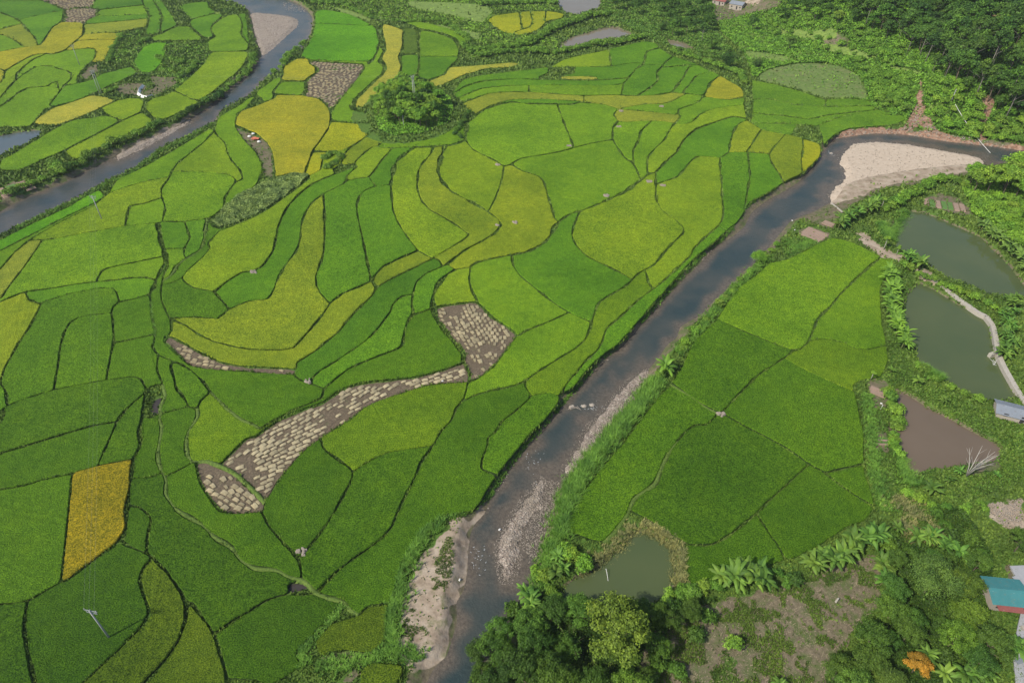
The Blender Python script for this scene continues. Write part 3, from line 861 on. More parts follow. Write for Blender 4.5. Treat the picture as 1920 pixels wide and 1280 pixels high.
def river_sheet(k, lv, P):
    A = np.asarray(P); st = 1.0; x0, y0 = A.min(0)-st; x1, y1 = A.max(0)+st
    X, Y = np.meshgrid(np.arange(x0, x1, st), np.arange(y0, y1, st)); dd_ = -sdist(A, X.ravel(), Y.ravel()); keep = dd_ > -1.3
    a = np.arange(X.size).reshape(X.shape); F = np.stack([a[:-1, :-1], a[:-1, 1:], a[1:, 1:], a[1:, :-1]], -1).reshape(-1, 4); F = F[keep[F].all(1)]; us, inv = np.unique(F, return_inverse=True)
    xq, yq = X.ravel()[us], Y.ravel()[us]; sh = 1-sst(.3, 3.6, dd_[us]+(vn(xq, yq, 4)-.5)*3)
    for kb, sb in BARS.items():
        B = np.array([G(x, y, -1.5) for x, y in pts(sb)])
        if kb != 'far_gravel_bar': sh = np.maximum(sh, 1-sst(.5, 7., sdist(B, xq, yq)+(vn(xq, yq, 3)-.5)*5))
    me = mesh_np('water', np.stack([xq, yq, np.full(len(us), lv)], 1), inv.reshape(-1, 4), [WM[k]]); ca = me.color_attributes.new('shallow', 'FLOAT_COLOR', 'POINT')
    c4 = np.ones((len(us), 4), np.float32); c4[:, :3] = sh[:, None]; ca.data.foreach_set('color', c4.ravel()); tag(link('river_water', me), kind='structure')
for k, (lv, P) in WP.items():
    if k.startswith('river'): river_sheet(k, lv, P); continue
    # the sheet runs a little under its banks
    c0 = P; n = len(P); Q = []
    area = .5*sum(P[i][0]*P[(i+1) % n][1]-P[(i+1) % n][0]*P[i][1] for i in range(n)); sg = 1 if area > 0 else -1
    for i in range(n):
        d = P[(i+1) % n]-P[i-1]; L = math.hypot(*d)+1e-9; off = .9 if k.startswith('river') else .5
        Q.append((P[i][0]+sg*d[1]/L*off, P[i][1]-sg*d[0]/L*off, lv))
    if sg < 0: Q.reverse()
    b = MB(); b.add(Q, [tuple(range(n))]); tag(link('river_water' if k.startswith('river') else 'pond_water', b.mesh('water', [WM.get(k) or WM[names[k]]])), kind='structure')
# ---------------------------------------------------------------- gravel bars
m, t, p, o = nodes('gravel'); pos = geopos(t)
vo = N(t, 'TexVoronoi', i_Scale=2.6); LK(t, pos, vo.inputs['Vector'])
gc = mix(t, ramp(t, vo.outputs['Color'], [(.1, (.12, .095, .08)), (.45, (.28, .23, .19)), (.8, (.44, .38, .32))]), (.33, .28, .22), ramp(t, noise(t, pos, .15, 4), [(.4, (0, 0, 0)), (.7, (.75, .75, .75))]))
LK(t, gc, p.inputs['Base Color']); p.inputs['Roughness'].default_value = .9; bump(t, p, vo.outputs['Distance'], .9, .3); GV = m
m2, t, p, o = nodes('sand_bar'); pos = geopos(t)
LK(t, ramp(t, noise(t, pos, .8, 6, .7), [(.3, (.42, .335, .25)), (.7, (.56, .475, .38))]), p.inputs['Base Color']); p.inputs['Roughness'].default_value = .95; bump(t, p, noise(t, pos, 2.5, 5), .6, .15); SM = m2
BP = {}
def slab(name, P, zf, mat, step, label=None, **kw):
    """a sheet filling outline P with surface height zf(x, y, depth inside)"""
    P = np.asarray(P); x0, y0 = P.min(0)-step; x1, y1 = P.max(0)+step
    X, Y = np.meshgrid(np.arange(x0, x1, step), np.arange(y0, y1, step)); sd_ = -sdist(P, X.ravel(), Y.ravel())
    Z = zf(X.ravel(), Y.ravel(), sd_); keep = sd_ > -step*1.1
    a = np.arange(X.size).reshape(X.shape); F = np.stack([a[:-1, :-1], a[:-1, 1:], a[1:, 1:], a[1:, :-1]], -1).reshape(-1, 4)
    F = F[keep[F].all(1)]; us, inv = np.unique(F, return_inverse=True)
    V = np.stack([X.ravel(), Y.ravel(), Z], 1)[us]
    return tag(link(name, mesh_np(name, V, inv.reshape(-1, 4), [mat], smooth_=True)), label, **kw)
for k, s in BARS.items():
    P = [G(x, y, -1.5) for x, y in smooth(pts(s), True, 2)]; BP[k] = P
    sand = k == 'bend_gravel_bar'
    slab('gravel_bar', P, lambda x, y, d: -1.82+np.clip(d+(vn(x, y, 1.5)-.5)*1.1, -1, 3.2)*.24+(vn(x, y, .8)-.5)*.12, SM if sand else GV, .5, kind='structure')
# ---------------------------------------------------------------- rice
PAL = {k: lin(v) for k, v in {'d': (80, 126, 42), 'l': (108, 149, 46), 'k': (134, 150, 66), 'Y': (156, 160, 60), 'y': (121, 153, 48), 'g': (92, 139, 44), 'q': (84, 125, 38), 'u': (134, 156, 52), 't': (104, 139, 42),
 'b': (94, 154, 40), 'K': (164, 168, 86), 'Z': (152, 163, 50), 'w': (84, 112, 50), 'o': (123, 146, 52), 'v': (100, 142, 52), 'm': (76, 115, 35), 'n': (66, 103, 32), 'O': (140, 132, 42), 'N': (84, 109, 37)}.items()}  # nearest greens darkened further, painting the dimmer foreground light into the crop
m, t, p, o = nodes('rice'); pos = geopos(t); oi = N(t, 'ObjectInfo')
f1, f2, f3, f4 = noise(t, pos, .032, 4), noise(t, pos, 3.9, 3, .75), noise(t, pos, .7, 4, .7), noise(t, pos, .18, 3)
c = mix(t, oi.outputs['Color'], (1.14, 1.07, .88), ramp(t, f4, [(.45, (0, 0, 0)), (.68, (.9, .9, .9))]), 'MULTIPLY')
c = mix(t, c, ramp(t, f1, [(.36, (1.16, 1.1, 1.05)), (.5, (1., 1., 1.)), (.64, (.76, .82, .8))]), 1., 'MULTIPLY')
c = mix(t, c, ramp(t, f2, [(.33, (.2, .28, .2)), (.47, (.9, .93, .9)), (.62, (1.95, 1.72, 1.45))]), 1., 'MULTIPLY')
c = mix(t, c, ramp(t, f3, [(.3, (.72, .76, .72)), (.7, (1.28, 1.22, 1.1))]), .9, 'MULTIPLY')
hs = N(t, 'HueSaturation'); LK(t, c, hs.inputs['Color']); LK(t, mth(t, 'MULTIPLY_ADD', oi.outputs['Random'], .10, .95), hs.inputs['Value'])
lod = ramp(t, noise(t, pos, .13, 5, .7), [(.6, (0, 0, 0)), (.7, (.55, .55, .55))])
LK(t, mix(t, hs.outputs[0], (1.35, 1.2, 1.25), lod, 'MULTIPLY'), p.inputs['Base Color']); p.inputs['Roughness'].default_value = .8; p.inputs['Specular IOR Level'].default_value = .12
h = mth(t, 'ADD', mth(t, 'MULTIPLY', f2, .7), mth(t, 'MULTIPLY', f3, .6)); bump(t, p, h, 1., .5); RICE = m
m, t, p, o = nodes('shaded_rice_stems'); oi = N(t, 'ObjectInfo')
LK(t, mix(t, oi.outputs['Color'], (.28, .34, .2), 1., 'MULTIPLY'), p.inputs['Base Color']); p.inputs['Roughness'].default_value = .95; RSIDE = m  # stem tone, with the shade of the gaps painted in for dark borders
ALB = .80; CH = (1.03, 1.03, .66)
PADS = {}
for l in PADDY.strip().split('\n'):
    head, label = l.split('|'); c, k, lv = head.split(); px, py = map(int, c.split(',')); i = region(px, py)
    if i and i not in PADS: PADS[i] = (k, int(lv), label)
HV = {}
for l in HARVEST.strip().split('\n'):
    c, label = l.split('|'); px, py = map(int, c.split(',')); i = region(px, py)
    if i and i not in HV: HV[i] = label
# bounding boxes of every wanted region in one pass
boxes = {}
for r, cur in enumerate(rows):
    for s_, e_, i in cur:
        k = find(i)+1
        if k in PADS or k in HV:
            b = boxes.get(k)
            if b is None: boxes[k] = [r, r+1, s_, e_]
            else: b[1] = r+1; b[2] = min(b[2], s_); b[3] = max(b[3], e_)
def outline(i):
    r0, r1, c0, c1 = boxes[i]; return contour(lab[r0:r1, c0:c1] == i, r0, c0)
def prism(name, P, zb, zt, mats, jit, color=None):
    n = len(P); c = P.mean(0); Q = P-c; rs = np.random.RandomState(int(abs(c[0]*7+c[1]*13)) % 99991)
    Q = Q+rs.uniform(-jit, jit, Q.shape)
    # crop leans out a little at mid height and rounds off at the top
    nrm = np.roll(Q, -1, 0)-np.roll(Q, 1, 0); L = np.hypot(nrm[:, 0], nrm[:, 1])[:, None]+1e-9; nrm = np.stack([-nrm[:, 1], nrm[:, 0]], 1)/L
    area = .5*np.sum(Q[:, 0]*np.roll(Q[:, 1], -1)-np.roll(Q[:, 0], -1)*Q[:, 1]); nrm = nrm*(1 if area > 0 else -1)   # inward
    if area < 0: Q = Q[::-1]; nrm = nrm[::-1]
    top = zt+rs.uniform(-.05, .05, n)
    R1 = np.column_stack([Q, np.full(n, zb)]); R2 = np.column_stack([Q-nrm*.03, top-.2]); R3 = np.column_stack([Q+nrm*.13, top])
    V = np.concatenate([R1, R2, R3]); k = np.arange(n); k2 = (k+1) % n
    f = [(a, b_, b_+n, a+n) for a, b_ in zip(k, k2)]; f2_ = [(a+n, b_+n, b_+2*n, a+2*n) for a, b_ in zip(k, k2)]
    me = bpy.data.meshes.new(name); me.from_pydata(V.tolist(), [], [tuple(map(int, q)) for q in f+f2_]+[tuple(range(2*n, 3*n))])
    for q in mats: me.materials.append(q)
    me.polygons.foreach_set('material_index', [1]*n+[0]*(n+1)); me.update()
    return link(name, me, (c[0], c[1], 0), color=color)
PADOUT = []
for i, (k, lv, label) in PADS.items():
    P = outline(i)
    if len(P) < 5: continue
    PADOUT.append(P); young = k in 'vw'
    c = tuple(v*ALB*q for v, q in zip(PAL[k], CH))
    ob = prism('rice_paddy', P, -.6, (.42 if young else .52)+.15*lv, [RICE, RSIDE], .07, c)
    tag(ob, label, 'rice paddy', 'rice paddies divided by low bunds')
# ---------------------------------------------------------------- harvested plots with cut rice laid out
m, t, p, o = nodes('stubble'); pos = geopos(t)
sc_ = ramp(t, noise(t, pos, 2.2, 5, .75), [(.3, (.06, .045, .03)), (.52, (.125, .096, .062)), (.74, (.27, .22, .14))])
LK(t, mix(t, sc_, (.08, .11, .03), ramp(t, noise(t, pos, .5, 4), [(.56, (0, 0, 0)), (.75, (.5, .5, .5))])), p.inputs['Base Color'])
p.inputs['Roughness'].default_value = .95; bump(t, p, noise(t, pos, 4, 4), .8, .1); STUB = m
m, t, p, o = nodes('straw'); pos = N(t, 'TexCoord').outputs['Object']; oi = N(t, 'ObjectInfo')
mp = N(t, 'Mapping'); mp.inputs['Scale'].default_value = (2, 16, 4); LK(t, pos, mp.inputs[0])
sc_ = ramp(t, noise(t, mp.outputs[0], 1.0, 4, .7), [(.25, (.24, .195, .11)), (.5, (.43, .37, .225)), (.8, (.57, .50, .33))])
hs = N(t, 'HueSaturation'); LK(t, sc_, hs.inputs['Color']); LK(t, mth(t, 'MULTIPLY_ADD', oi.outputs['Random'], .45, .72), hs.inputs['Value'])
LK(t, hs.outputs[0], p.inputs['Base Color']); p.inputs['Roughness'].default_value = .85; STRAW = m
def sheaf_mesh(seed):
    rs = random.Random(seed); b = MB(); L, W = 1.3, .68
    for q in range(30):                                   # stalks fanned from the tied butt to the heads
        y0 = rs.uniform(-.5, .5)*W*.8; y1 = y0*1.25+rs.uniform(-.06, .06); z0 = .05+rs.uniform(0, .16)*(1-abs(y0)/W); x0 = -L/2+rs.uniform(-.08, .08); x1 = L/2+rs.uniform(-.14, .1)
        b.tube([(x0, y0, z0), ((x0+x1)/2, (y0+y1)/2, z0+.07), (x1, y1, z0-.02)], [.05, .06, .035], 3, cap=False)
    b.add([(-L/2, -W*.42, .02), (L/2, -W*.5, .02), (L/2, W*.5, .02), (-L/2, W*.42, .02), (-L*.4, -W*.3, .17), (L*.4, -W*.36, .15), (L*.4, W*.36, .15), (-L*.4, W*.3, .17)],
          [(0, 1, 5, 4), (1, 2, 6, 5), (2, 3, 7, 6), (3, 0, 4, 7), (4, 5, 6, 7)])
    return b.mesh('cut_rice', [STRAW])
SHEAF = [sheaf_mesh(i) for i in range(4)]
ROWDIR = {0: .2}
cand = []
for i, label in HV.items():
    P = outline(i); PADOUT.append(P)
    ob = prism('harvested_plot', P, -.6, .1, [STUB, STUB], .08)
    tag(ob, label, 'stubble field', 'harvested plots')
    d0 = P-P.mean(0); U = np.linalg.svd(d0)[2]; ang = math.atan2(U[0, 1], U[0, 0]); mean = P.mean(0); far = mean[1]
    sx, sy = (1.85, 1.22) if far < 170 else (2.4, 2.0)
    ext = np.hypot(d0[:, 0], d0[:, 1]).max(); n = int(ext/sx)+2; n2 = int(ext/sy)+2
    for a_ in range(-n, n+1):
        for b_ in range(-n2, n2+1):
            q = random.Random(a_*7919+b_*104729+i); u_, v_ = a_*sx+(b_ % 2)*.7+q.uniform(-.22, .22)*(1 if far < 170 else 4)+.4*math.sin(b_*.7), b_*sy+q.uniform(-.14, .14)*(1 if far < 170 else 4)+.8*math.sin(a_*sx/9.)
            x, y = mean[0]+u_*math.cos(ang)-v_*math.sin(ang), mean[1]+u_*math.sin(ang)+v_*math.cos(ang)
            if vn(x, y, 7.) < .33 and q.random() < .5: continue
            if q.random() < .04: continue
            cand.append((x, y, ang+q.uniform(-.22, .22)*(1 if far < 170 else 5)+.2*math.sin(b_*.4), i, q.random(), far))
xs = np.array([c_[0] for c_ in cand]); yy = np.array([c_[1] for c_ in cand]); ok = np.zeros(len(cand), bool)
OUTL = {i: outline(i) for i in HV}
for i in HV:
    s_ = np.array([c_[3] == i for c_ in cand]); ok[s_] = sdist(OUTL[i], xs[s_], yy[s_]) < -.55
cand = [c_ for c_, k in zip(cand, ok) if k]; cand.sort(key=lambda c_: math.hypot(c_[0], c_[1]))
short = {i: l_.split(' plot')[0].split(' strip')[0] for i, l_ in HV.items()}
vv, ff, nb = [], [], 0
for j, (x, y, a_, i, r_, far) in enumerate(cand):
    sc = (.95+r_*.35)*(1.0 if far < 170 else 1.25); me = SHEAF[j % 4]
    if j < 300:
        tag(link('rice_sheaf', me, (x, y, .1), a_, (sc, sc*(.85+.4*r_), sc)), 'flat bundle of cut straw drying on the '+short[i]+' ground', 'rice sheaf', 'cut rice sheaves on the '+short[i]+' ground')
    else:
        if nb == 0: base = (np.array([v.co[:] for v in me.vertices]), [tuple(p_.vertices) for p_ in me.polygons]); nb = 1; off = 0
        ca_, sa_ = math.cos(a_), math.sin(a_); B = base[0]*sc; vv.append(np.stack([B[:, 0]*ca_-B[:, 1]*sa_+x, B[:, 0]*sa_+B[:, 1]*ca_+y, B[:, 2]+.1], 1))
        ff += [tuple(q+off for q in f_) for f_ in base[1]]; off += len(B)
if vv:
    me = bpy.data.meshes.new('far_sheaves'); me.from_pydata(np.concatenate(vv).tolist(), [], ff); me.materials.append(STRAW); me.update()
    tag(link('straw_sheaves', me), 'smaller straw bundles strewn over the farther harvested plots', 'straw', kind='stuff')
print('sheaves', len(cand))
# ---------------------------------------------------------------- broad grassy bunds between paddies
m, t, p, o = nodes('bund_grass'); pos = geopos(t)
LK(t, ramp(t, noise(t, pos, 2.2, 4, .7), [(.3, (.045, .09, .012)), (.55, (.11, .18, .024)), (.8, (.19, .26, .05))]), p.inputs['Base Color']); p.inputs['Roughness'].default_value = .9
bump(t, p, noise(t, pos, 5, 3), .9, .2); BG = m
for k, W in gl:
    if k != 'g': continue
    # resample to about 0.7 m
    Q = [W[0]]
    for a_, b_ in zip(W, W[1:]):
        L = math.hypot(b_[0]-a_[0], b_[1]-a_[1]); n = max(1, int(L/.7)); Q += [(a_[0]+(b_[0]-a_[0])*q/n, a_[1]+(b_[1]-a_[1])*q/n) for q in range(1, n+1)]
    b = MB(); v = []; prof = ((-.62, -.1), (-.36, .36), (0, .52), (.36, .36), (.62, -.1))
    for i_, q in enumerate(Q):
        a_, c_ = Q[max(0, i_-1)], Q[min(len(Q)-1, i_+1)]; dx, dy = c_[0]-a_[0], c_[1]-a_[1]; L = math.hypot(dx, dy)+1e-9; nx, ny = -dy/L, dx/L
        for o_, z_ in prof:
            w_ = o_*(.85+.4*random.random()); v.append((q[0]+nx*w_, q[1]+ny*w_, z_*(.85+.3*random.random())))
    f = [(i_*5+j_, i_*5+j_+1, i_*5+j_+6, i_*5+j_+5) for i_ in range(len(Q)-1) for j_ in range(4)]
    b.add(v, f); tag(link('grass_path', b.mesh('bund', [BG], True)), kind='structure')

# ---------------------------------------------------------------- grass terraces on the slope above the bend
FALLOW = []
m, t, p, o = nodes('fallow'); pos = geopos(t)
LK(t, mix(t, ramp(t, noise(t, pos, .5, 5, .7), [(.3, (.08, .14, .025)), (.6, (.15, .22, .05)), (.8, (.2, .24, .08))]), (.21, .17, .09), ramp(t, noise(t, pos, .11, 4), [(.52, (0, 0, 0)), (.74, (.55, .55, .55))])), p.inputs['Base Color']); p.inputs['Roughness'].default_value = .95
bump(t, p, noise(t, pos, 1.5, 4), .8, .3); FAL = m
m, t, p, o = nodes('meadow'); pos = geopos(t)
LK(t, ramp(t, noise(t, pos, .5, 5, .7), [(.3, (.10, .17, .03)), (.6, (.19, .28, .05)), (.8, (.27, .33, .08))]), p.inputs['Base Color']); p.inputs['Roughness'].default_value = .95; bump(t, p, noise(t, pos, 2, 4), .8, .3); MEA = m
for poly, mt in [("1440,130 1500,118 1570,122 1610,140 1632,188 1600,183 1545,186 1500,168 1414,148", FAL), ("1395,95 1440,100 1484,108 1480,120 1440,117 1400,110", MEA), ("1440,50 1490,55 1520,60 1560,52 1572,70 1540,78 1500,72 1445,68", MEA),
    ("1535,82 1580,85 1640,105 1642,113 1590,106 1540,93", MEA), ("1660,118 1700,130 1738,139 1700,144 1670,130", MEA), ("620,12 700,30 760,38 830,48 900,62 900,78 860,62 780,44 690,40 640,26", MEA), ("760,2 900,8 925,20 905,45 850,30 770,16", MEA)]:
    P = [GP(*q)[:2] for q in smooth(pts(poly), True, 2)]; FALLOW.append(P)
    slab('grass_terrace', P, lambda x, y, d: height(x, y)+.35*sst(0, 1.2, d)-.05+(vn(x, y, 2.)-.5)*.15, mt, 1.3, kind='structure')
# ---------------------------------------------------------------- foliage
def leaf_mat(name, base, var=.35, trans=.16, useobj=True, scale=.25):
    m, t, p, o = nodes(name); g = N(t, 'NewGeometry'); oi = N(t, 'ObjectInfo')
    c = mix(t, tuple(v*(1-var) for v in base), (base[0]*(1+var*1.5), base[1]*(1+var), base[2]*(1+var*.5)), g.outputs['Random Per Island'])
    f = noise(t, g.outputs['Position'], scale, 3); c = mix(t, c, ramp(t, f, [(.35, (.66, .72, .7)), (.65, (1.3, 1.22, 1.05))]), 1., 'MULTIPLY')
    if useobj: c = mix(t, c, oi.outputs['Color'], 1., 'MULTIPLY')
    LK(t, c, p.inputs['Base Color']); p.inputs['Roughness'].default_value = .6; p.inputs['Specular IOR Level'].default_value = .25
    tr = N(t, 'BsdfTranslucent'); LK(t, c, tr.inputs[0]); ms = N(t, 'MixShader', i_0=trans); LK(t, p.outputs[0], ms.inputs[1]); LK(t, tr.outputs[0], ms.inputs[2]); LK(t, ms.outputs[0], o.inputs[0])
    return m
LEAF = leaf_mat('leaves', (.115, .215, .045), var=.42); GRASS = leaf_mat('grass_blades', (.11, .20, .04), scale=.12, useobj=False)
BAN = leaf_mat('banana_leaf', (.115, .25, .045), var=.35, trans=.25); REED = leaf_mat('reed_leaf', (.16, .35, .06), var=.3, trans=.3, useobj=False)
DRYL = leaf_mat('seed_heads', (.27, .30, .13), var=.3)
BARK = simple('bark', (.16, .125, .09), .9, 4, .4, .05); GBARK = simple('grey_bark', (.2, .185, .16), .8, 3, .25, .03); PALE = simple('pale_bark', (.42, .40, .36), .8, 3, .25, .03)
def quads(C, Nn, size, rs, asp=.6, bend=.0):
    """one leaf quad per centre; Nn preferred normal"""
    n = len(C); t_ = rs.normal(size=(n, 3)); Nn = Nn/(np.linalg.norm(Nn, axis=1)[:, None]+1e-9)
    a = np.cross(Nn, t_); a /= np.linalg.norm(a, axis=1)[:, None]+1e-9; b = np.cross(Nn, a)
    s = (size*rs.uniform(.6, 1.35, n))[:, None]
    V = np.stack([C-a*s*.5, C+b*s*asp*.5, C+a*s*.5, C-b*s*asp*.5], 1).reshape(-1, 3)
    return V, np.arange(4*n).reshape(-1, 4)
def crown_mesh(seed, R, Hh, nblob, nleaf, size, zc, droop=0., mats=None, spread=.62, blob=.42, asp=.6):
    rs = np.random.RandomState(seed); C = []; NN = []
    for _ in range(nblob):
        d = rs.normal(size=3); d /= np.linalg.norm(d); d[2] = abs(d[2])*1.0-.25; q = rs.uniform(.35, 1)**.5
        c = np.array([d[0]*R*spread*q, d[1]*R*spread*q, zc+d[2]*Hh*spread*q]); r = R*blob*rs.uniform(.6, 1.2)
        k = nleaf//nblob; e = rs.normal(size=(k, 3)); e /= np.linalg.norm(e, axis=1)[:, None]; e[:, 2] = np.where(e[:, 2] < -.3, -e[:, 2], e[:, 2])
        rr = rs.uniform(.55, 1.08, k)[:, None]*(1+.25*np.sin(e[:, :1]*7+e[:, 1:2]*5+seed)); off = e*rr*r*np.array([1, 1, .8]); off[:, 2] -= droop*(off[:, 0]**2+off[:, 1]**2)/r
        C.append(c+off); NN.append(e+rs.normal(size=(k, 3))*.55+np.array([0, 0, .35]))
    V, F = quads(np.concatenate(C), np.concatenate(NN), size, rs, asp)
    return mesh_np('crown', V, F, mats or [LEAF])
def trunk_mesh(seed, h, r, lean=.15, limbs=4, mat=None):
    rs = random.Random(seed); b = MB(); top = (rs.uniform(-lean, lean)*h, rs.uniform(-lean, lean)*h, h)
    b.tube([(0, 0, -.4), (top[0]*.3, top[1]*.3, h*.45), top], [r, r*.75, r*.3], 7)
    for i in range(limbs):
        a = i*6.283/limbs+rs.random(); z = h*rs.uniform(.45, .75); L = h*rs.uniform(.3, .45); s = (top[0]*.5, top[1]*.5, z)
        b.tube([s, (s[0]+math.cos(a)*L*.5, s[1]+math.sin(a)*L*.5, z+L*.45), (s[0]+math.cos(a)*L, s[1]+math.sin(a)*L, z+L*.75)], [r*.5, r*.35, r*.12], 5)
    return b.mesh('trunk', [mat or BARK], True)
def blades(n, R, hgt, wid, seed, lean=.5, segs=3, mats=None, heads=0):
    """a tussock: arching blades from one foot"""
    rs = random.Random(seed); v, f, mi = [], [], []
    for i in range(n):
        a = rs.random()*6.283; r0 = R*.35*rs.random(); h_ = hgt*rs.uniform(.6, 1.15); l_ = lean*h_*rs.uniform(.4, 1.3); w_ = wid*rs.uniform(.7, 1.3); ca, sa = math.cos(a), math.sin(a); b0 = len(v)
        for s_ in range(segs+1):
            q = s_/segs; rr = r0+l_*q**1.8; z = h_*(q-.28*q**3*lean*1.6); ww = w_*(1-q**2.2)*.5+.004
            v += [(ca*rr-sa*ww, sa*rr+ca*ww, z), (ca*rr+sa*ww, sa*rr-ca*ww, z)]
        f += [(b0+2*s_, b0+2*s_+1, b0+2*s_+3, b0+2*s_+2) for s_ in range(segs)]; mi += [1 if i < heads else 0]*segs
    return mesh_np('tussock', v, f, mats or [REED], mi)
# --- tree kinds: (crown mesh, trunk mesh, crown colour range)
TREES = {}
TREES['wood'] = [(crown_mesh(10+i, 4.4, 4.4, 18, 3200, .62, 6.3, blob=.32, spread=.8), trunk_mesh(10+i, 6.5, .2)) for i in range(5)]
TREES['tall'] = [(crown_mesh(30+i, 3.0, 5.5, 14, 2200, .55, 8.5, spread=.7), trunk_mesh(30+i, 10, .18, .06, 4, GBARK)) for i in range(3)]
TREES['bush'] = [(crown_mesh(50+i, 2.2, 1.7, 10, 1300, .42, 1.3), trunk_mesh(50+i, 1.4, .09, .2, 3)) for i in range(5)]
TREES['big'] = [(crown_mesh(70+i, 5.6, 4.6, 34, 11000, .40, 8.6, blob=.25, spread=.86), trunk_mesh(70+i, 9, .3, .05, 6)) for i in range(3)]
TREES['fine'] = [(crown_mesh(80+i, 4.4, 3.8, 24, 14000, .22, 5.2, droop=.5, blob=.36), trunk_mesh(80+i, 5, .16, .1, 5)) for i in range(2)]
# bamboo: leaning culms with drooping sprays
def bamboo(seed, n=34, hgt=9.):
    rs = np.random.RandomState(seed); b = MB(); C, NN = [], []
    for i in range(n):
        a = rs.rand()*6.283; L = hgt*rs.uniform(.55, 1.05); out = L*rs.uniform(.12, .6); P = []
        for q in np.linspace(0, 1, 6): P.append((math.cos(a)*(.5*rs.rand()+out*q**2), math.sin(a)*(out*q**2+.2), L*(q-.34*q**3)))
        b.tube(P, [.05, .05, .045, .035, .025, .01], 4)
        for q in np.linspace(.3, 1, 75):
            j = min(4, int(q*5)); f_ = q*5-j; c = np.array(P[j])*(1-f_)+np.array(P[j+1])*f_
            C.append(c+rs.normal(size=3)*.42+np.array([0, 0, -.1])); NN.append(np.array([math.cos(a), math.sin(a), .8])+rs.normal(size=3)*.6)
    V, F = quads(np.array(C), np.array(NN), .62, rs, .26); return mesh_np('crown', V, F, [LEAF]), b.mesh('culms', [BARK])
TREES['bamboo'] = [bamboo(5+i) for i in range(3)]
TINT = {'wood': ((.36, .52, .52), (.8, 1.0, .7)), 'tall': ((.6, .75, .9), (.9, .95, .9)), 'bush': ((.95, 1.1, .8), (1.5, 1.6, 1.0)), 'big': ((.4, .5, .42), (.7, .8, .55)), 'olive': ((1.0, .98, .6), (1.1, 1.05, .65)), 'fine': ((.8, .82, .8), (.95, .95, .9)), 'bamboo': ((.95, 1.0, .9), (1.3, 1.25, .9)), 'bright': ((1.3, 1.5, .9), (1.7, 1.75, 1.0))}  # big and fine are lowered to put the thickets' shade into the leaves
PART2 = {'bamboo': 'culms'}
BUSHQ = []; TREEQ = []
def plant(kind, loc, label, cat, group=None, sc=1., tint=None, name=None, **kw):
    if cat == 'tree' and group and kind != 'bush': TREEQ.append((kind, loc, label, cat, group, sc, tint, kw)); return None
    if kind == 'bush' and group: BUSHQ.append((loc, label, cat, group, sc, tint)); return None
    return plant_now(kind, loc, label, cat, group, sc, tint, name, **kw)
def plant_now(kind, loc, label, cat, group=None, sc=1., tint=None, name=None, rz=None, tall=1., seed=None):
    rs = random.Random(seed if seed is not None else int(loc[0]*97+loc[1]*31)); cr, tr = rs.choice(TREES[kind]); lo, hi = TINT[tint or kind]
    q = rs.random(); c = tuple((a_+(b_-a_)*q)*rs.uniform(.92, 1.08) for a_, b_ in zip(lo, hi))
    e = bpy.data.objects.new(name or {'bush': 'bush', 'bamboo': 'bamboo_clump'}.get(kind, 'tree'), None); COL.objects.link(e); e.empty_display_size = .5
    e.location = loc; e.rotation_euler = (0, 0, rs.random()*6.28 if rz is None else rz); e.scale = (sc, sc, sc*tall*rs.uniform(.9, 1.12))
    tag(e, label, cat, group); link('crown', cr, parent=e, color=c); link(PART2.get(kind, 'trunk'), tr, parent=e)
    return e
TAKEN = []
def scatter(poly, n, dmin, seed, avoid=()):
    avoid = [(*G(a_, b_), r_) for a_, b_, r_ in avoid]
    """points on the ground inside a surveyed outline, at least dmin apart"""
    P = pts(poly); rs = random.Random(seed); xs_ = [p[0] for p in P]; ys_ = [p[1] for p in P]; out = []; tries = 0
    G3 = [GP(*p)[:2] for p in P]; A = np.array(G3); x0, y0 = A.min(0); x1, y1 = A.max(0)
    while len(out) < n and tries < n*25:
        tries += 1; x, y = rs.uniform(x0, x1), rs.uniform(y0, y1)
        if not inpoly(A, [x], [y])[0]: continue
        if any((x-a_)**2+(y-b_)**2 < r_*r_ for a_, b_, r_ in avoid): continue
        if any((x-a_)**2+(y-b_)**2 < dmin*dmin for a_, b_ in out): continue
        out.append((x, y))
    return [(x, y, h1(x, y)-.05) for x, y in out]
def row(line, step, seed, wob=.6):
    P = [GP(*p)[:2] for p in pts(line)]; rs = random.Random(seed); out = []; rem = 0
    for a_, b_ in zip(P, P[1:]):
        L = math.hypot(b_[0]-a_[0], b_[1]-a_[1]); s = rem
        while s < L:
            q = s/L; x, y = a_[0]+(b_[0]-a_[0])*q+rs.uniform(-wob, wob), a_[1]+(b_[1]-a_[1])*q+rs.uniform(-wob, wob); out.append((x, y, h1(x, y)-.05)); s += step*rs.uniform(.7, 1.3)
        rem = s-L
    return out
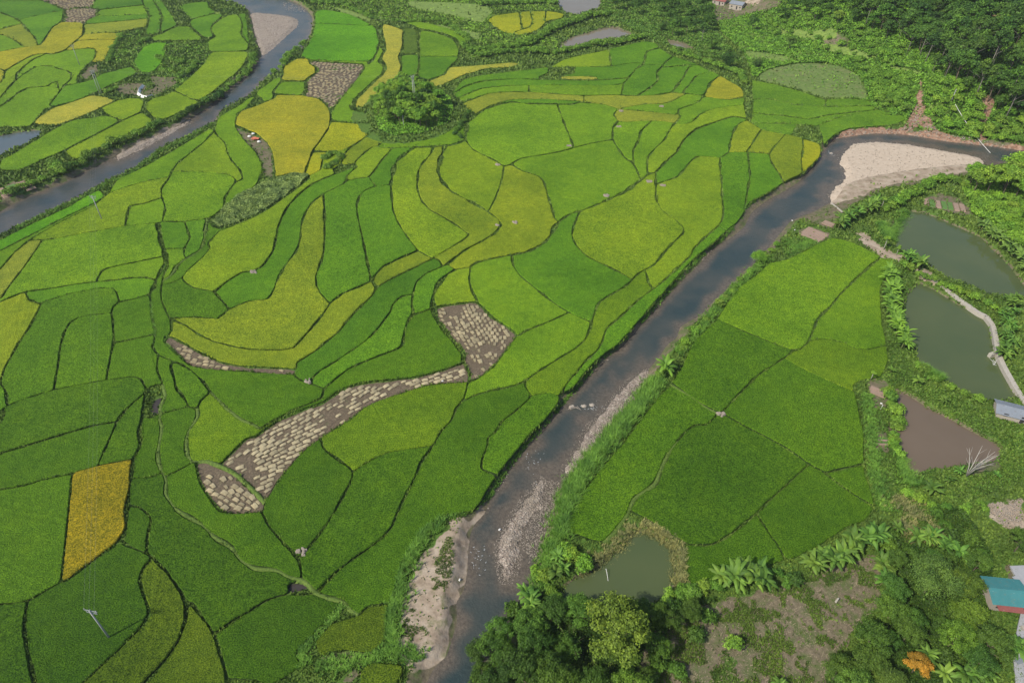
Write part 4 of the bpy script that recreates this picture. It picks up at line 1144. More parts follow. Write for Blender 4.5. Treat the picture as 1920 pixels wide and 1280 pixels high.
# dense wood on the hillside
for p_ in scatter("1560,-30 1930,-30 1945,235 1880,235 1845,195 1790,180 1740,135 1690,90 1600,40", 260, 4.8, 1):
    k = 'tall' if random.random() < .3 else 'wood'
    plant(k, p_, 'dark green tree in the dense wood on the hillside at upper right', 'tree', 'trees of the hillside wood', random.uniform(.75, 1.6), 'wood')
for p_ in scatter("1110,-25 1345,-25 1335,55 1300,85 1255,70 1210,45 1165,35", 44, 5.5, 2):
    plant('wood', p_, 'leafy tree behind the brown ponds at the top middle', 'tree', 'trees behind the upper brown ponds', random.uniform(.75, 1.15))
for p_ in scatter("1400,20 1560,-20 1600,50 1560,60 1450,40", 22, 6, 3):
    plant('wood', p_, 'tree among scrub beside the far house at the top', 'tree', 'trees beside the far house', random.uniform(.7, 1.1), 'bush')
for p_ in scatter("1440,40 1600,40 1690,90 1740,140 1720,160 1700,200 1650,190 1620,140 1560,100 1450,70", 75, 4.2, 4):
    plant('bush', p_, 'bright green shrub in the scrub above the weedy terraces', 'shrub', 'shrubs above the weedy terraces', random.uniform(.8, 1.5))
for p_ in scatter("1630,130 1700,150 1715,165 1700,215 1650,200 1635,175", 24, 3.4, 5):
    plant('bush', p_, 'dense bush crowding the right end of the weedy terraces', 'shrub', 'bushes at the end of the weedy terraces', random.uniform(1.1, 1.6))
for p_ in scatter("1735,150 1840,185 1860,260 1820,262 1770,245 1750,215", 34, 3.6, 6):
    plant('bush', p_, 'bright shrub on the slope between the two red soil gullies', 'shrub', 'shrubs between the red soil gullies', random.uniform(1., 1.7), 'bright')
for p_ in scatter("1860,215 1945,215 1945,275 1890,272 1858,262", 24, 3.6, 7):
    plant('bush', p_, 'green shrub on the slope right of the second red soil gully', 'shrub', 'shrubs right of the red gullies', random.uniform(1., 1.7))
# bushy knoll beside the bend
for p_ in scatter("1815,345 1860,325 1950,335 1950,470 1880,430 1830,390 1800,350", 46, 3.9, 8):
    plant('bush' if random.random() < .5 else 'wood', p_, 'bright green leafy tree on the knoll right of the bend', 'tree', 'trees on the knoll right of the bend', random.uniform(.8, 1.15), 'bright')
# tree mound in the middle distance
for p_ in scatter("702,205 715,180 745,165 790,165 825,182 840,200 830,225 800,240 755,245 715,235", 80, 2.3, 9):
    plant('wood', p_, 'green tree on the round mound among the paddies', 'tree', 'trees on the round mound', random.uniform(.6, .8), 'bright' if random.random() < .75 else 'wood', tall=.95)
# bamboo near the weedy terraces and single trees
plant('bamboo', GP(1362, 128), 'big dark drooping bamboo clump at the head of the footpath', 'bamboo', None, 1.45, 'wood')
for q, (x, y, lab_) in enumerate([(1335, 95, 'bamboo clump behind the biggest one by the footpath'), (1240, 60, 'bamboo clump over the brown ponds, left of the house'), (1420, 130, 'small bamboo clump right of the footpath')]):
    plant('bamboo', GP(x, y), lab_, 'bamboo', 'bamboo near the far ponds', 1., 'wood')
e = plant('tall', GP(1315, 82), 'pale slender tree with a bare white trunk by the small brown pool', 'tree', None, .9)
plant('wood', GP(1410, 60), 'rounded tree just below the far house', 'tree', None, .9)
plant('wood', GP(1526, 40), 'round bright yellow-green tree near the top edge', 'tree', None, .9, 'bright')
plant('wood', GP(1478, 95), 'lone grey-green tree with a long shadow on the upper meadow', 'tree', None, .75, 'fine')
plant('fine', GP(1418, 497), 'round pale green willow-like tree on the right bank mid river', 'tree', None, .72, 'bright', name='tree')
# hedges and shrubs along banks
def hedge(line, step, seed, label, group, lo, hi, tint='bush', kind='bush'):
    for p_ in row(line, step, seed): plant(kind, p_, label, 'shrub', group, random.uniform(lo, hi), tint)
hedge("478,112 470,135 440,160 405,190 370,208 330,226", 4.0, 21, 'low shrub in the hedge on the upper river far bank', 'shrubs along the upper river far bank', .9, 1.4, 'wood')
hedge("300,232 270,252 220,270 180,292 130,322 80,340 20,366 0,375", 4.2, 22, 'dark shrub on the upper river far bank at left', 'shrubs along the upper river at left', .9, 1.5)
hedge("100,316 128,330", 2.5, 23, 'large bushy clump beside the upper river at left', 'bushy clump beside the upper river', 1.5, 1.9)
hedge("570,85 548,105 530,128 508,140", 4.5, 24, 'shrub on the near bank of the far river bend', 'shrubs at the far river bend', .9, 1.4, 'wood')
hedge("590,10 640,10 700,38 760,44 830,40 880,80", 4.0, 25, 'shrub in the overgrown belt beside the emerald paddy', 'shrubs above the emerald paddy', .9, 1.4)
hedge("870,90 900,108 950,100 1000,100 1040,104 1100,90 1160,84 1210,72", 3.6, 26, 'shrub in the hedge below the upper brown pond', 'shrubs below the upper brown pond', 1., 1.6, 'wood')
hedge("880,102 930,96 990,88 1030,62 1060,50 1100,35 1140,30", 3.4, 27, 'dense shrub between the yellow terraces and brown pond', 'shrubs between yellow terraces and pond', 1.2, 1.8)
hedge("970,90 1010,75 1040,50 1090,42", 3.2, 28, 'dense shrub between the yellow terraces and brown pond', 'shrubs between yellow terraces and pond', 1.1, 1.7, 'wood')
hedge("900,12 960,10 1020,8 1050,14", 3.8, 29, 'shrub at the top edge above the yellow terraces', 'shrubs above the yellow terraces', 1.1, 1.6)
hedge("1260,100 1300,112 1340,125 1385,140 1395,160", 3.6, 30, 'shrub along the head of the stepped fan of paddies', 'shrubs at the head of the stepped fan', .9, 1.5)
hedge("612,300 625,290 640,298 630,310 615,318", 2.3, 31, 'dark shrub in the clump below the bright yellow plot', 'shrubs in the clump below the yellow plot', .7, 1.0)
hedge("300,112 345,120 370,120 355,140 330,150", 3.0, 32, 'leafy garden shrub in the weedy allotment at upper left', 'shrubs in the weedy allotment', .8, 1.3)
hedge("205,118 212,95 230,70", 3.6, 33, 'dark shrub in the weedy hollow at upper left', 'shrubs in the weedy hollow', .7, 1.1, 'wood')
hedge("262,85 285,75", 3., 34, 'dark shrub at the right of the weedy hollow', 'shrubs right of the weedy hollow', .9, 1.2, 'wood')
hedge("200,175 222,168", 2.2, 35, 'small round shrub beside the twin concrete pole', 'shrubs beside the twin pole', .8, 1.0)
hedge("865,262 852,250 870,228 878,212", 2.2, 36, 'dark shrub in the gully right of the tree mound', 'shrubs in the gully by the mound', .5, .8, 'wood')
hedge("1655,395 1690,380 1745,345 1775,335 1800,352", 3.2, 37, 'shrub on the strip between the bend gravel and the big pond', 'shrubs between gravel bar and pond', .9, 1.5)
hedge("1690,500 1730,520 1800,552 1840,568 1880,590", 2.6, 38, 'shrub on the dike between the two green ponds', 'shrubs on the dike between green ponds', .6, 1.)
hedge("1667,740 1672,770 1685,790 1672,830 1690,860", 2.4, 39, 'round shrub on the left shore of the brown pond', 'shrubs left of the brown pond', .7, 1.1)
hedge("1720,690 1770,722 1820,745 1850,765", 3., 40, 'shrub on the strip between green and brown ponds', 'shrubs between green and brown ponds', .5, .9)
hedge("1700,925 1730,950 1790,960 1850,950", 2.8, 41, 'shrub at the near shore of the brown pond', 'shrubs below the brown pond', .5, .9)
hedge("1060,1035 1085,1050 1095,1075", 2.2, 42, 'light green shrub at the left corner of the lowest pond', 'shrubs at the left corner of the lowest pond', .9, 1.1, 'bright')
hedge("1010,1075 1030,1100 1045,1130", 2.6, 43, 'shrub between river and the lowest pond', 'shrubs between river and lowest pond', .7, 1.)
hedge("1250,1120 1290,1112 1330,1108 1350,1095", 2.6, 44, 'dark shrub along the lower right of the lowest pond', 'shrubs right of the lowest pond', .7, 1.1)
hedge("1455,1080 1475,1090 1500,1085", 2.4, 45, 'bluish green shrub in the row above the clearing', 'shrubs above the clearing', .7, 1., 'wood')
hedge("1452,462 1430,490 1400,522 1360,560 1335,590 1310,615 1290,640 1272,668", 4.2, 46, 'low shrub on the right bank in the middle reach', 'shrubs on the right bank mid river', .5, 1.0)
hedge("1262,690 1235,712", 2.6, 47, 'green shrub beside the lone banana plant on the bank', 'shrubs beside the lone banana', .7, 1.0)
# lower thicket
big = [(1152, 1222, 'big', 1.12, 'large rounded olive green tree rising over the lowest pond'), (1068, 1225, 'bamboo', .8, 'feathery yellow-green bamboo left of the large rounded tree'),
 (1000, 1230, 'big', .62, 'dense tree left of the bamboo at the bottom'), (1120, 1290, 'bamboo', .75, 'feathery bamboo at the bottom edge under the large rounded tree'),
 (930, 1235, 'big', .6, 'bushy tree overhanging the river at the bottom'), (1180, 1310, 'big', .6, 'olive green tree at the bottom edge below the clearing path'),
 (975, 1290, 'big', .66, 'dark tree at the bottom edge beside the river'), (1040, 1300, 'big', .7, 'dark leafy tree at the bottom edge right of the river'), (1225, 1165, 'big', .42, 'small dark tree at the right end of the lowest pond'), (905, 1290, 'big', .5, 'round dark bush tree at the river edge at the bottom'),
 (1375, 1215, 'bush', .95, 'small bright round tree on the left side of the clearing'),
 (1730, 1115, 'fine', 1.25, 'large feathery olive tree left of the teal roof'), (1800, 1180, 'big', .62, 'green tree between feathery olive tree and teal roof'), (1770, 1220, 'big', .6, 'green tree just below the feathery olive tree'),
 (1660, 1165, 'big', .55, 'dark tree on the right side of the clearing'), (1620, 1225, 'big', .62, 'light leafy tree at the lower right of the clearing'), (1690, 1205, 'big', .5, 'dark tree between clearing and orange tree'),
 (1560, 1275, 'big', .5, 'tree at the bottom edge under the clearing'), (1840, 1235, 'big', .6, 'green tree beside the concrete yard at the bottom'), (1650, 1295, 'fine', .8, 'feathery tree at the bottom edge left of the orange tree'),
 (1900, 1035, 'big', .5, 'yellow-green tree at the right edge above the concrete yard'), (1820, 1075, 'big', .45, 'light green tree at the left of the teal roof'), (1785, 1115, 'big', .5, 'dark tree touching the feathery olive tree')]
for x, y, k, s_, lab_ in big: plant(k, GP(x, y), lab_, 'tree', None, s_, 'bright' if 'bright' in lab_ else 'olive' if 'olive' in lab_ and k == 'big' else None)
e = plant('big', GP(1708, 1262), 'orange-leaved tree among green ones at lower right', 'tree', None, .42)
e.children[0].color = (3.4, 1.15, .8, 1)
for p_ in scatter("1650,1040 1780,1060 1845,1130 1850,1300 1540,1310 1600,1230 1660,1150", 24, 4.6, 53, [(1708, 1262, 5), (1716, 1300, 5), (1876, 1130, 7.5), (1850, 1180, 5), (1730, 1115, 5), (1730, 1235, 3), (1810, 1215, 3)]):
    plant('big', p_, 'dark rounded tree in the thicket at the bottom right', 'tree', 'trees of the bottom right thicket', random.uniform(.34, .6), random.choice(['big', 'big', 'wood']))
for p_ in scatter("900,1210 1010,1140 1070,1170 1240,1150 1300,1160 1230,1310 890,1320", 20, 4.2, 54, [(1152, 1222, 7), (1150, 1270, 5)]):
    plant('big', p_, 'dark rounded tree in the thicket at the bottom middle', 'tree', 'trees of the bottom middle thicket', random.uniform(.34, .6), random.choice(['big', 'big', 'wood']))
for p_ in scatter("905,1200 1000,1120 1060,1150 1240,1140 1330,1130 1330,1200 1240,1300 890,1310", 26, 3.2, 51):
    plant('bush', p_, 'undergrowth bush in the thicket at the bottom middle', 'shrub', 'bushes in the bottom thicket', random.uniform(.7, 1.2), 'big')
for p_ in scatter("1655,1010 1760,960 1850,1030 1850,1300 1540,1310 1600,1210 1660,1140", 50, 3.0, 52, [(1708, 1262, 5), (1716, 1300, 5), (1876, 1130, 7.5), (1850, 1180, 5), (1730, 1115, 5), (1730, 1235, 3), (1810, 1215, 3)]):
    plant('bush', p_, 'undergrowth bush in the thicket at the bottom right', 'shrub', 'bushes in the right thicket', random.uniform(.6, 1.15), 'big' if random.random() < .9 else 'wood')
TREEQ.sort(key=lambda b: math.hypot(b[1][0], b[1][1])); nt_ = 292-sum(1 for o in COL.objects if o.get('category') == 'tree')
for kind, loc, label, cat, group, sc, tint, kw in TREEQ[:nt_-10]: plant_now(kind, loc, label, cat, group, sc, tint, **kw)
def arr(me):
    a_ = np.empty(len(me.vertices)*3, np.float32); me.vertices.foreach_get('co', a_); return a_.reshape(-1, 3)
VV = []
for i, (kind, loc, label, cat, group, sc, tint, kw) in enumerate(TREEQ[nt_-10:]):
    a_ = arr(TREES[kind][i % len(TREES[kind])][0]); th = i*2.1; VV.append(np.stack([(a_[:, 0]*math.cos(th)-a_[:, 1]*math.sin(th))*sc+loc[0], (a_[:, 0]*math.sin(th)+a_[:, 1]*math.cos(th))*sc+loc[1], a_[:, 2]*sc+loc[2]], 1))
if VV: VV = np.concatenate(VV); tag(link('far_wood', mesh_np('far_wood', VV, np.arange(len(VV)).reshape(-1, 4), [LEAF]), color=(.5, .68, .5)), 'farthest trees of the dark wood on the hillside', kind='stuff')
BUSHQ.sort(key=lambda b: math.hypot(b[0][0], b[0][1]))
for loc, label, cat, group, sc, tint in BUSHQ[:290]: plant_now('bush', loc, label, cat, group, sc, tint)
VV = []
cvs = []
for cr, tr in TREES['bush']:
    a_ = np.empty(len(cr.vertices)*3, np.float32); cr.vertices.foreach_get('co', a_); cvs.append(a_.reshape(-1, 3))
for i, (loc, label, cat, group, sc, tint) in enumerate(BUSHQ[290:]):
    a_ = cvs[i % 5]; th = i*2.1; q = sc*(.9+.25*((i*7) % 5)/5); VV.append(np.stack([(a_[:, 0]*math.cos(th)-a_[:, 1]*math.sin(th))*q+loc[0], (a_[:, 0]*math.sin(th)+a_[:, 1]*math.cos(th))*q+loc[1], a_[:, 2]*q+loc[2]], 1))
VV = np.concatenate(VV); tag(link('far_shrubs', mesh_np('far_shrubs', VV, np.arange(len(VV)).reshape(-1, 4), [LEAF]), color=(1.25, 1.45, .95)), 'far shrubs on the hillside and along the distant hedges', kind='stuff')
# ---------------------------------------------------------------- bananas, papaya, bare tree
def banana_leaves(seed, n=11, L0=2.7):
    rs = random.Random(seed); v, f = [], []
    for i in range(n):
        a = i*2.4+rs.uniform(-.3, .3); up = rs.uniform(.35, 1.25) if i < n-2 else 1.4; L = L0*rs.uniform(.75, 1.1); x = z = 0.; seg = 9; P = []
        ang = up
        for s_ in range(seg+1): P.append((x, z)); x += math.cos(ang)*L/seg; z += math.sin(ang)*L/seg; ang -= rs.uniform(.12, .24)
        ca, sa = math.cos(a), math.sin(a)
        for side in (-1, 1):
            b0 = len(v)
            for s_, (px_, pz_) in enumerate(P):
                q = s_/seg; w_ = .43*math.sin(min(1, q*1.15+.06)*math.pi*.92)**.55 if 0 < q < 1 else .03
                w_ *= rs.uniform(.8, 1.08); v += [(ca*px_, sa*px_, pz_), (ca*px_-sa*side*w_, sa*px_+ca*side*w_, pz_-w_*rs.uniform(.15, .6))]
            f += [(b0+2*s_, b0+2*s_+1, b0+2*s_+3, b0+2*s_+2) for s_ in range(seg)]
    return mesh_np('leaves', v, f, [BAN])
def stem_mesh(h_, n=1):
    b = MB()
    for i in range(n): b.tube([(i*.5, 0, -.3), (i*.5+.03, .02, h_*.6), (i*.5, 0, h_)], [.16, .13, .08], 8)
    return b.mesh('stem', [simple('banana_stem', (.16, .19, .06), .7, 3, .3)], True)
BL = [banana_leaves(i) for i in range(4)]; BS = stem_mesh(2.1)
def banana(loc, label, group, sc=1., young=False, col=None):
    e = bpy.data.objects.new('banana_plant', None); COL.objects.link(e); e.location = loc; e.scale = (sc,)*3; e.rotation_euler = (random.uniform(-.1, .1), random.uniform(-.1, .1), random.random()*6.28)
    tag(e, label, 'banana plant', group); q = random.uniform(.8, 1.2); link('stem', BS, parent=e)
    l_ = link('leaves', random.choice(BL), (0, 0, 2.0), parent=e, color=col or (q*random.uniform(.85, 1.2), q, q)); return e
def bananas(line, step, seed, label, group, lo=.7, hi=1.1, wob=1.2, col=None):
    for p_ in row(line, step*.86, seed, wob): banana(p_, label, group, random.uniform(lo, hi)*1.22, col=col)
banana(GP(1243, 700), 'lone bright banana plant on the river bank', None, 1.45, col=(1.35, 1.3, 1))
bananas("1672,520 1668,545 1668,575 1672,600 1690,640 1700,660", 1.9, 1, 'banana plant in the row left of the middle green pond', 'bananas left of the middle pond', .8, 1.1, 1.3, (1.3, 1.25, 1))
bananas("1700,492 1712,498 1725,505", 1.3, 2, 'banana plant at the corner between path and ponds', 'bananas at the pond corner', .9, 1.1)
bananas("1575,430 1595,412 1620,400 1645,385", 1.8, 3, 'banana plant in the grove above the big right paddies', 'bananas above the right paddies', .8, 1.05)
bananas("1835,425 1850,440 1880,470 1905,490 1935,520", 2.2, 4, 'pale banana plant along the far right shore of the big pond', 'bananas on the right shore of the big pond', .75, 1., 1.3, (1.35, 1.15, 1.4))
bananas("1350,1098 1375,1095 1405,1090 1430,1092", 1.5, 5, 'banana plant in the left group above the clearing', 'bananas above the clearing at left', .95, 1.15)
bananas("1515,1070 1545,1058 1570,1048 1600,1025 1630,1010 1650,1018", 1.7, 6, 'banana plant in the right group above the clearing', 'bananas above the clearing at right', .9, 1.15, .9)
bananas("1655,1050 1665,1090 1650,1110", 1.8, 7, 'banana plant on the right edge of the clearing', 'bananas right of the clearing', .65, .85)
bananas("1690,1005 1720,1010 1760,1020 1800,1040", 2.0, 8, 'banana plant in the garden above the feathery olive tree', 'bananas above the feathery tree', .6, .85)
bananas("1770,1275 1800,1265 1840,1285", 2.2, 13, 'banana plant at the bottom edge right of the orange-leaved tree', 'bananas right of the orange tree', .7, .95)
bananas("1860,1220 1885,1200 1900,1240", 2.0, 9, 'banana plant beside the concrete yard at lower right', 'bananas beside the concrete yard', .7, .9)
bananas("1045,1045 1055,1065 1040,1080", 1.6, 10, 'small banana plant left of the lowest pond', 'bananas left of the lowest pond', .5, .7)
bananas("985,1120 1000,1140 1010,1160", 1.8, 11, 'banana plant at the river edge in the lower thicket', 'bananas in the lower thicket', .7, .9)
bananas("1880,600 1890,640 1885,680 1895,560", 2.6, 12, 'banana plant behind the concrete dike of the middle pond', 'bananas behind the concrete dike', .6, .85)
for x, y, s_, lab_ in [(1718, 722, .8, 'banana plant between middle pond and brown pond'), (1670, 700, .6, 'small banana plant near the left tip of the brown pond'), (1768, 755, .6, 'small banana plant on the dike above the brown pond'), (1742, 925, 1.0, 'spreading banana plant at the foot of the brown pond'),
 (1795, 888, .65, 'banana plant left of the bare white tree'), (1775, 905, .6, 'small banana plant just left of the spreading one'), (1865, 895, .5, 'small banana plant right of the bare white tree'), (1810, 945, .45, 'little yellow banana plant on the grass below the brown pond'), (1650, 945, .5, 'little banana plant at the corner of the right paddies'),
 (1730, 1235, .95, 'broad banana plant above the orange-leaved tree'), (1570, 1310, .9, 'banana plant at the bottom edge below the clearing'), (1810, 1215, .8, 'tall banana plant in the lower right thicket'), (1850, 1270, .8, 'banana plant near the bottom right corner'), (1460, 1290, .7, 'banana plant at the bottom edge left of the clearing foot'), (1000, 1270, .6, 'banana plant with yellow dead leaves at the bottom')]:
    banana(GP(x, y), lab_, None, s_)
def bare_tree(name, px, py, hgt, label, seed, mat, n=9):
    rs = random.Random(seed); loc = GP(px, py); b = MB()
    for i in range(n):
        a = rs.uniform(0, 6.28); r_ = hgt*.42*rs.uniform(.4, 1); z = hgt*rs.uniform(.75, 1.05)
        P = [(0, 0, -.2), (math.cos(a)*r_*.25, math.sin(a)*r_*.25, z*.4), (math.cos(a)*r_*.65, math.sin(a)*r_*.65, z*.75), (math.cos(a)*r_, math.sin(a)*r_, z)]
        b.tube(P, [.12, .09, .055, .02], 5)
        for j in range(4):
            s_ = P[2] if j % 2 else P[1]; a2 = a+rs.uniform(-1, 1); b.tube([s_, (s_[0]+math.cos(a2)*hgt*.16, s_[1]+math.sin(a2)*hgt*.16, s_[2]+hgt*.2)], [.04, .012], 4)
    tag(link(name, b.mesh(name, [mat], True), loc, rs.random()), label, 'tree')
bare_tree('bare_tree', 1812, 892, 8, 'leafless white tree at the near shore of the brown pond', 3, PALE)
bare_tree('bare_tree', 1705, 1185, 3.5, 'small leafless bush right of the clearing', 4, PALE, 6)
bare_tree('bare_tree', 1828, 92, 10, 'leafless pale tree in the hillside wood', 5, PALE, 5)
bare_tree('bare_tree', 1666, 30, 10, 'leafless pale tree at the left edge of the hillside wood', 6, PALE, 6)
# papaya trees by the big pond
def papaya(px, py, label, sc=1.):
    e = bpy.data.objects.new('papaya_tree', None); COL.objects.link(e); e.location = GP(px, py); e.scale = (sc,)*3; tag(e, label, 'tree')
    b = MB(); b.tube([(0, 0, -.2), (.1, 0, 2), (.05, .1, 4)], [.13, .1, .07], 7); link('trunk', b.mesh('trunk', [PALE], True), parent=e)
    link('crown', crown_mesh(int(px), 1.3, .9, 9, 700, .4, 4.2), parent=e, color=(1.4, 1.5, 1))
papaya(1656, 468, 'slim papaya tree with pale trunk beside the dirt path', 1.); papaya(1680, 478, 'thin papaya sapling right of the slim papaya tree', .7); papaya(1632, 712, 'small dark papaya at the corner of the yellowish right paddy', .6); papaya(1652, 390, 'papaya tree on the spit above the banana grove', .9)
# ---------------------------------------------------------------- ground cover nobody could count
occ = wall.copy(); padm = np.zeros((NY, NX), bool)
ids = np.array(sorted(list(PADS)+list(HV)), np.int32); padm = np.isin(lab, ids)
def covered(x, y, z=.45):
    c_ = ((x-X0)/RES).astype(int); r_ = ((y-Y0)/RES).astype(int); ok_ = (c_ >= 0) & (c_ < NX) & (r_ >= 0) & (r_ < NY); o_ = np.zeros(x.shape, bool); o_[ok_] = padm[r_[ok_], c_[ok_]]; return o_
ALLP = [np.array([GP(*q)[:2] for q in pts(s)]) for s in SOIL+SAND+RED]
def free(x, y, soilok=0.):
    k = ~covered(x, y)
    for nm, (lv, P) in WP.items():
        b = k & (x > P[:, 0].min()) & (x < P[:, 0].max()) & (y > P[:, 1].min()) & (y < P[:, 1].max()); k[b] = ~inpoly(P, x[b], y[b])
        if nm.startswith('river'):
            b = k & (x > P[:, 0].min()-2) & (x < P[:, 0].max()+2) & (y > P[:, 1].min()-2) & (y < P[:, 1].max()+2); k[b] = sdist(P, x[b], y[b]) > (2.4 if nm == 'river_main' else 1.3)+RNG.rand(b.sum())*.7
    for P in ALLP+[np.array(q) for q in FALLOW]+[np.array(q) for q in BP.values()]:
        b = k & (x > P[:, 0].min()) & (x < P[:, 0].max()) & (y > P[:, 1].min()) & (y < P[:, 1].max()); k[b] = ~inpoly(P, x[b], y[b]) | (RNG.rand(b.sum()) < soilok)
    return k
def cover(name, x, y, hgt, wid, nb, mat, label, lean=.5, soil=.05):
    k = free(x, y, soil); x, y = x[k], y[k]; hgt = np.broadcast_to(hgt, k.shape)[k]; wid = np.broadcast_to(wid, k.shape)[k]
    z = height(x, y); x = np.repeat(x, nb); y = np.repeat(y, nb); z = np.repeat(z, nb); hgt = np.repeat(hgt, nb)*RNG.uniform(.5, 1.3, len(x)); wid = np.repeat(wid, nb)*RNG.uniform(.6, 1.3, len(x))
    a_ = RNG.rand(len(x))*6.283; l_ = hgt*RNG.uniform(.2, 1.1, len(x))*lean; ca_, sa_ = np.cos(a_), np.sin(a_); bx, by = x+RNG.uniform(-.5, .5, len(x))*wid*2, y+RNG.uniform(-.5, .5, len(x))*wid*2
    V = np.stack([np.stack([bx-sa_*wid/2, by+ca_*wid/2, z-.05], 1), np.stack([bx+sa_*wid/2, by-ca_*wid/2, z-.05], 1),
                  np.stack([bx+ca_*l_+sa_*wid*.4, by+sa_*l_-ca_*wid*.4, z+hgt*.8], 1), np.stack([bx+ca_*l_*1.5-sa_*wid*.15, by+sa_*l_*1.5+ca_*wid*.15, z+hgt], 1)], 1).reshape(-1, 3)
    tag(link(name, mesh_np(name, V, np.arange(len(V)).reshape(-1, 4), [mat])), label, kind='stuff'); print(name, len(V)//4)
# grass on all open ground, denser near by
n = 480000; yy_ = 34*np.power(560/34., RNG.rand(n)**.85); xx_ = (RNG.rand(n)*2-1)*(.75*(76+.773*yy_)+30)
dd = np.hypot(xx_, yy_); cover('grass', xx_, yy_, .22+.0016*dd, .13+.0022*dd, 2, GRASS, 'green grass and weeds on banks and open ground')
COLR = {69: (1.6, 1.85, 1.2), 68: (.8, .95, .7), 70: (.75, 1.05, .8), 61: (1.2, 1.5, .9), 63: (1.9, 2.1, 1.25), 64: (1.3, 1.5, .9), 65: (1.5, 1.9, 1.05), 66: (.38, .48, .36), 67: (.42, .52, .38), 62: (.95, 1.15, .9)}  # thicket undergrowth is darkened so its colour carries the deep shade
zz_ = np.random.RandomState(3); cx0 = np.array([G(*q) for q in pts('1230,1150 1340,1120 1500,1090 1640,1040 1655,1090 1600,1190 1530,1300 1200,1300')]); xq = zz_.uniform(cx0[:, 0].min(), cx0[:, 0].max(), 60000); yq = zz_.uniform(cx0[:, 1].min(), cx0[:, 1].max(), 60000)
kq = inpoly(cx0, xq, yq) & (vn(xq, yq, 2.6)*.6+vn(xq, yq, .9)*.4 > .56); cover('weeds', xq[kq], yq[kq], .35, .16, 2, GRASS, 'patchy weeds over the bare clearing', soil=1.)
cx0 = np.array([G(*q) for q in pts('860,965 905,965 885,1010 880,1080 860,1120 850,1180 800,1200 760,1230 750,1180 790,1100')]); xq = zz_.uniform(cx0[:, 0].min(), cx0[:, 0].max(), 26000); yq = zz_.uniform(cx0[:, 1].min(), cx0[:, 1].max(), 26000)
kq = inpoly(cx0, xq, yq) & (vn(xq, yq, 3.1)*.6+vn(xq, yq, .9)*.4 > .58); cover('weeds', xq[kq], yq[kq], .22, .12, 2, GRASS, 'thin weeds on the sand flat', soil=1.)
# leafy scrub carpets
def zone(poly, n, seed):
    rs = np.random.RandomState(seed); P = np.array([GP(*q)[:2] for q in pts(poly)]); a0, a1 = P.min(0), P.max(0); x = rs.uniform(a0[0], a1[0], n); y = rs.uniform(a0[1], a1[1], n); k = inpoly(P, x, y); return x[k], y[k]
def carpet(name, poly, n, size, hgt, label, seed, soil=.03, mat=None):
    x, y = zone(poly, n, seed); k = free(x, y, soil); x, y = x[k], y[k]
    lump = (vn(x, y, 5.5)*.55+vn(x, y, 2.1)*.45)**1.5; z = height(x, y)+hgt*lump*3.2*RNG.uniform(.6, 1., len(x)); e_ = .4
    nx = -(vn(x+e_, y, 2.1)-vn(x-e_, y, 2.1))*hgt*2.5; ny = -(vn(x, y+e_, 2.1)-vn(x, y-e_, 2.1))*hgt*2.5
    V, F = quads(np.stack([x, y, z], 1), np.stack([nx, ny, np.full(len(x), .8)], 1)+RNG.normal(size=(len(x), 3))*.5, size, RNG, .65)
    tag(link(name, mesh_np(name, V, F, [mat or LEAF]), color=COLR.get(seed, (1.15, 1.25, .9))), label, kind='stuff'); print(name, len(F))
carpet('scrub', "1340,-20 1950,-20 1950,280 1860,270 1760,258 1700,235 1640,205 1600,185 1500,165 1410,145 1395,100 1350,60", 330000, .95, .9, 'leafy scrub covering the hillside at upper right', 61)
carpet('scrub', "1100,-20 1345,-20 1345,60 1395,120 1300,105 1230,80 1190,62 1140,30", 60000, .9, .8, 'leafy undergrowth behind the upper brown ponds', 62)
carpet('scrub', "590,-15 1060,-15 1045,20 925,20 915,55 1000,70 1045,70 1045,92 880,110 870,75 760,35 690,30 600,15", 90000, .85, .35, 'weedy belt between the emerald paddy and yellow terraces', 63)
carpet('scrub', "1800,345 1850,322 1950,330 1950,480 1870,440 1820,400", 60000, .7, .9, 'leafy undergrowth on the knoll right of the bend', 64)
carpet('scrub', "700,210 712,175 760,158 810,165 845,185 850,205 840,232 790,252 740,256 710,245", 26000, .7, .6, 'undergrowth covering the round mound', 65)
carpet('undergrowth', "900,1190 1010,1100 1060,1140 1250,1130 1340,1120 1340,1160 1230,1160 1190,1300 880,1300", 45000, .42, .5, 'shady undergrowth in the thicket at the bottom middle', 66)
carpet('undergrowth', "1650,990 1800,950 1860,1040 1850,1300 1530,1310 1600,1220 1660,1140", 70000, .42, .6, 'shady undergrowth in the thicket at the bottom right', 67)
carpet('undergrowth', "1650,500 1700,500 1720,560 1700,640 1760,720 1850,770 1920,800 1920,900 1760,960 1640,960 1625,740 1665,690 1660,600", 60000, .38, .3, 'weeds around the brown and green ponds', 68)
carpet('weeds', "262,80 312,80 395,80 392,112 380,125 330,170 290,140 262,138 245,120 200,118 200,100 225,66 270,56", 26000, .8, .35, 'weeds in the hollow and allotment at upper left', 69)
carpet('maize', "398,415 420,392 445,372 480,350 520,330 556,322 580,330 560,350 520,380 480,403 440,420 412,428", 30000, .55, .75, 'pale maize and weeds in the strip beside the yellow-green paddies', 70, mat=DRYL)
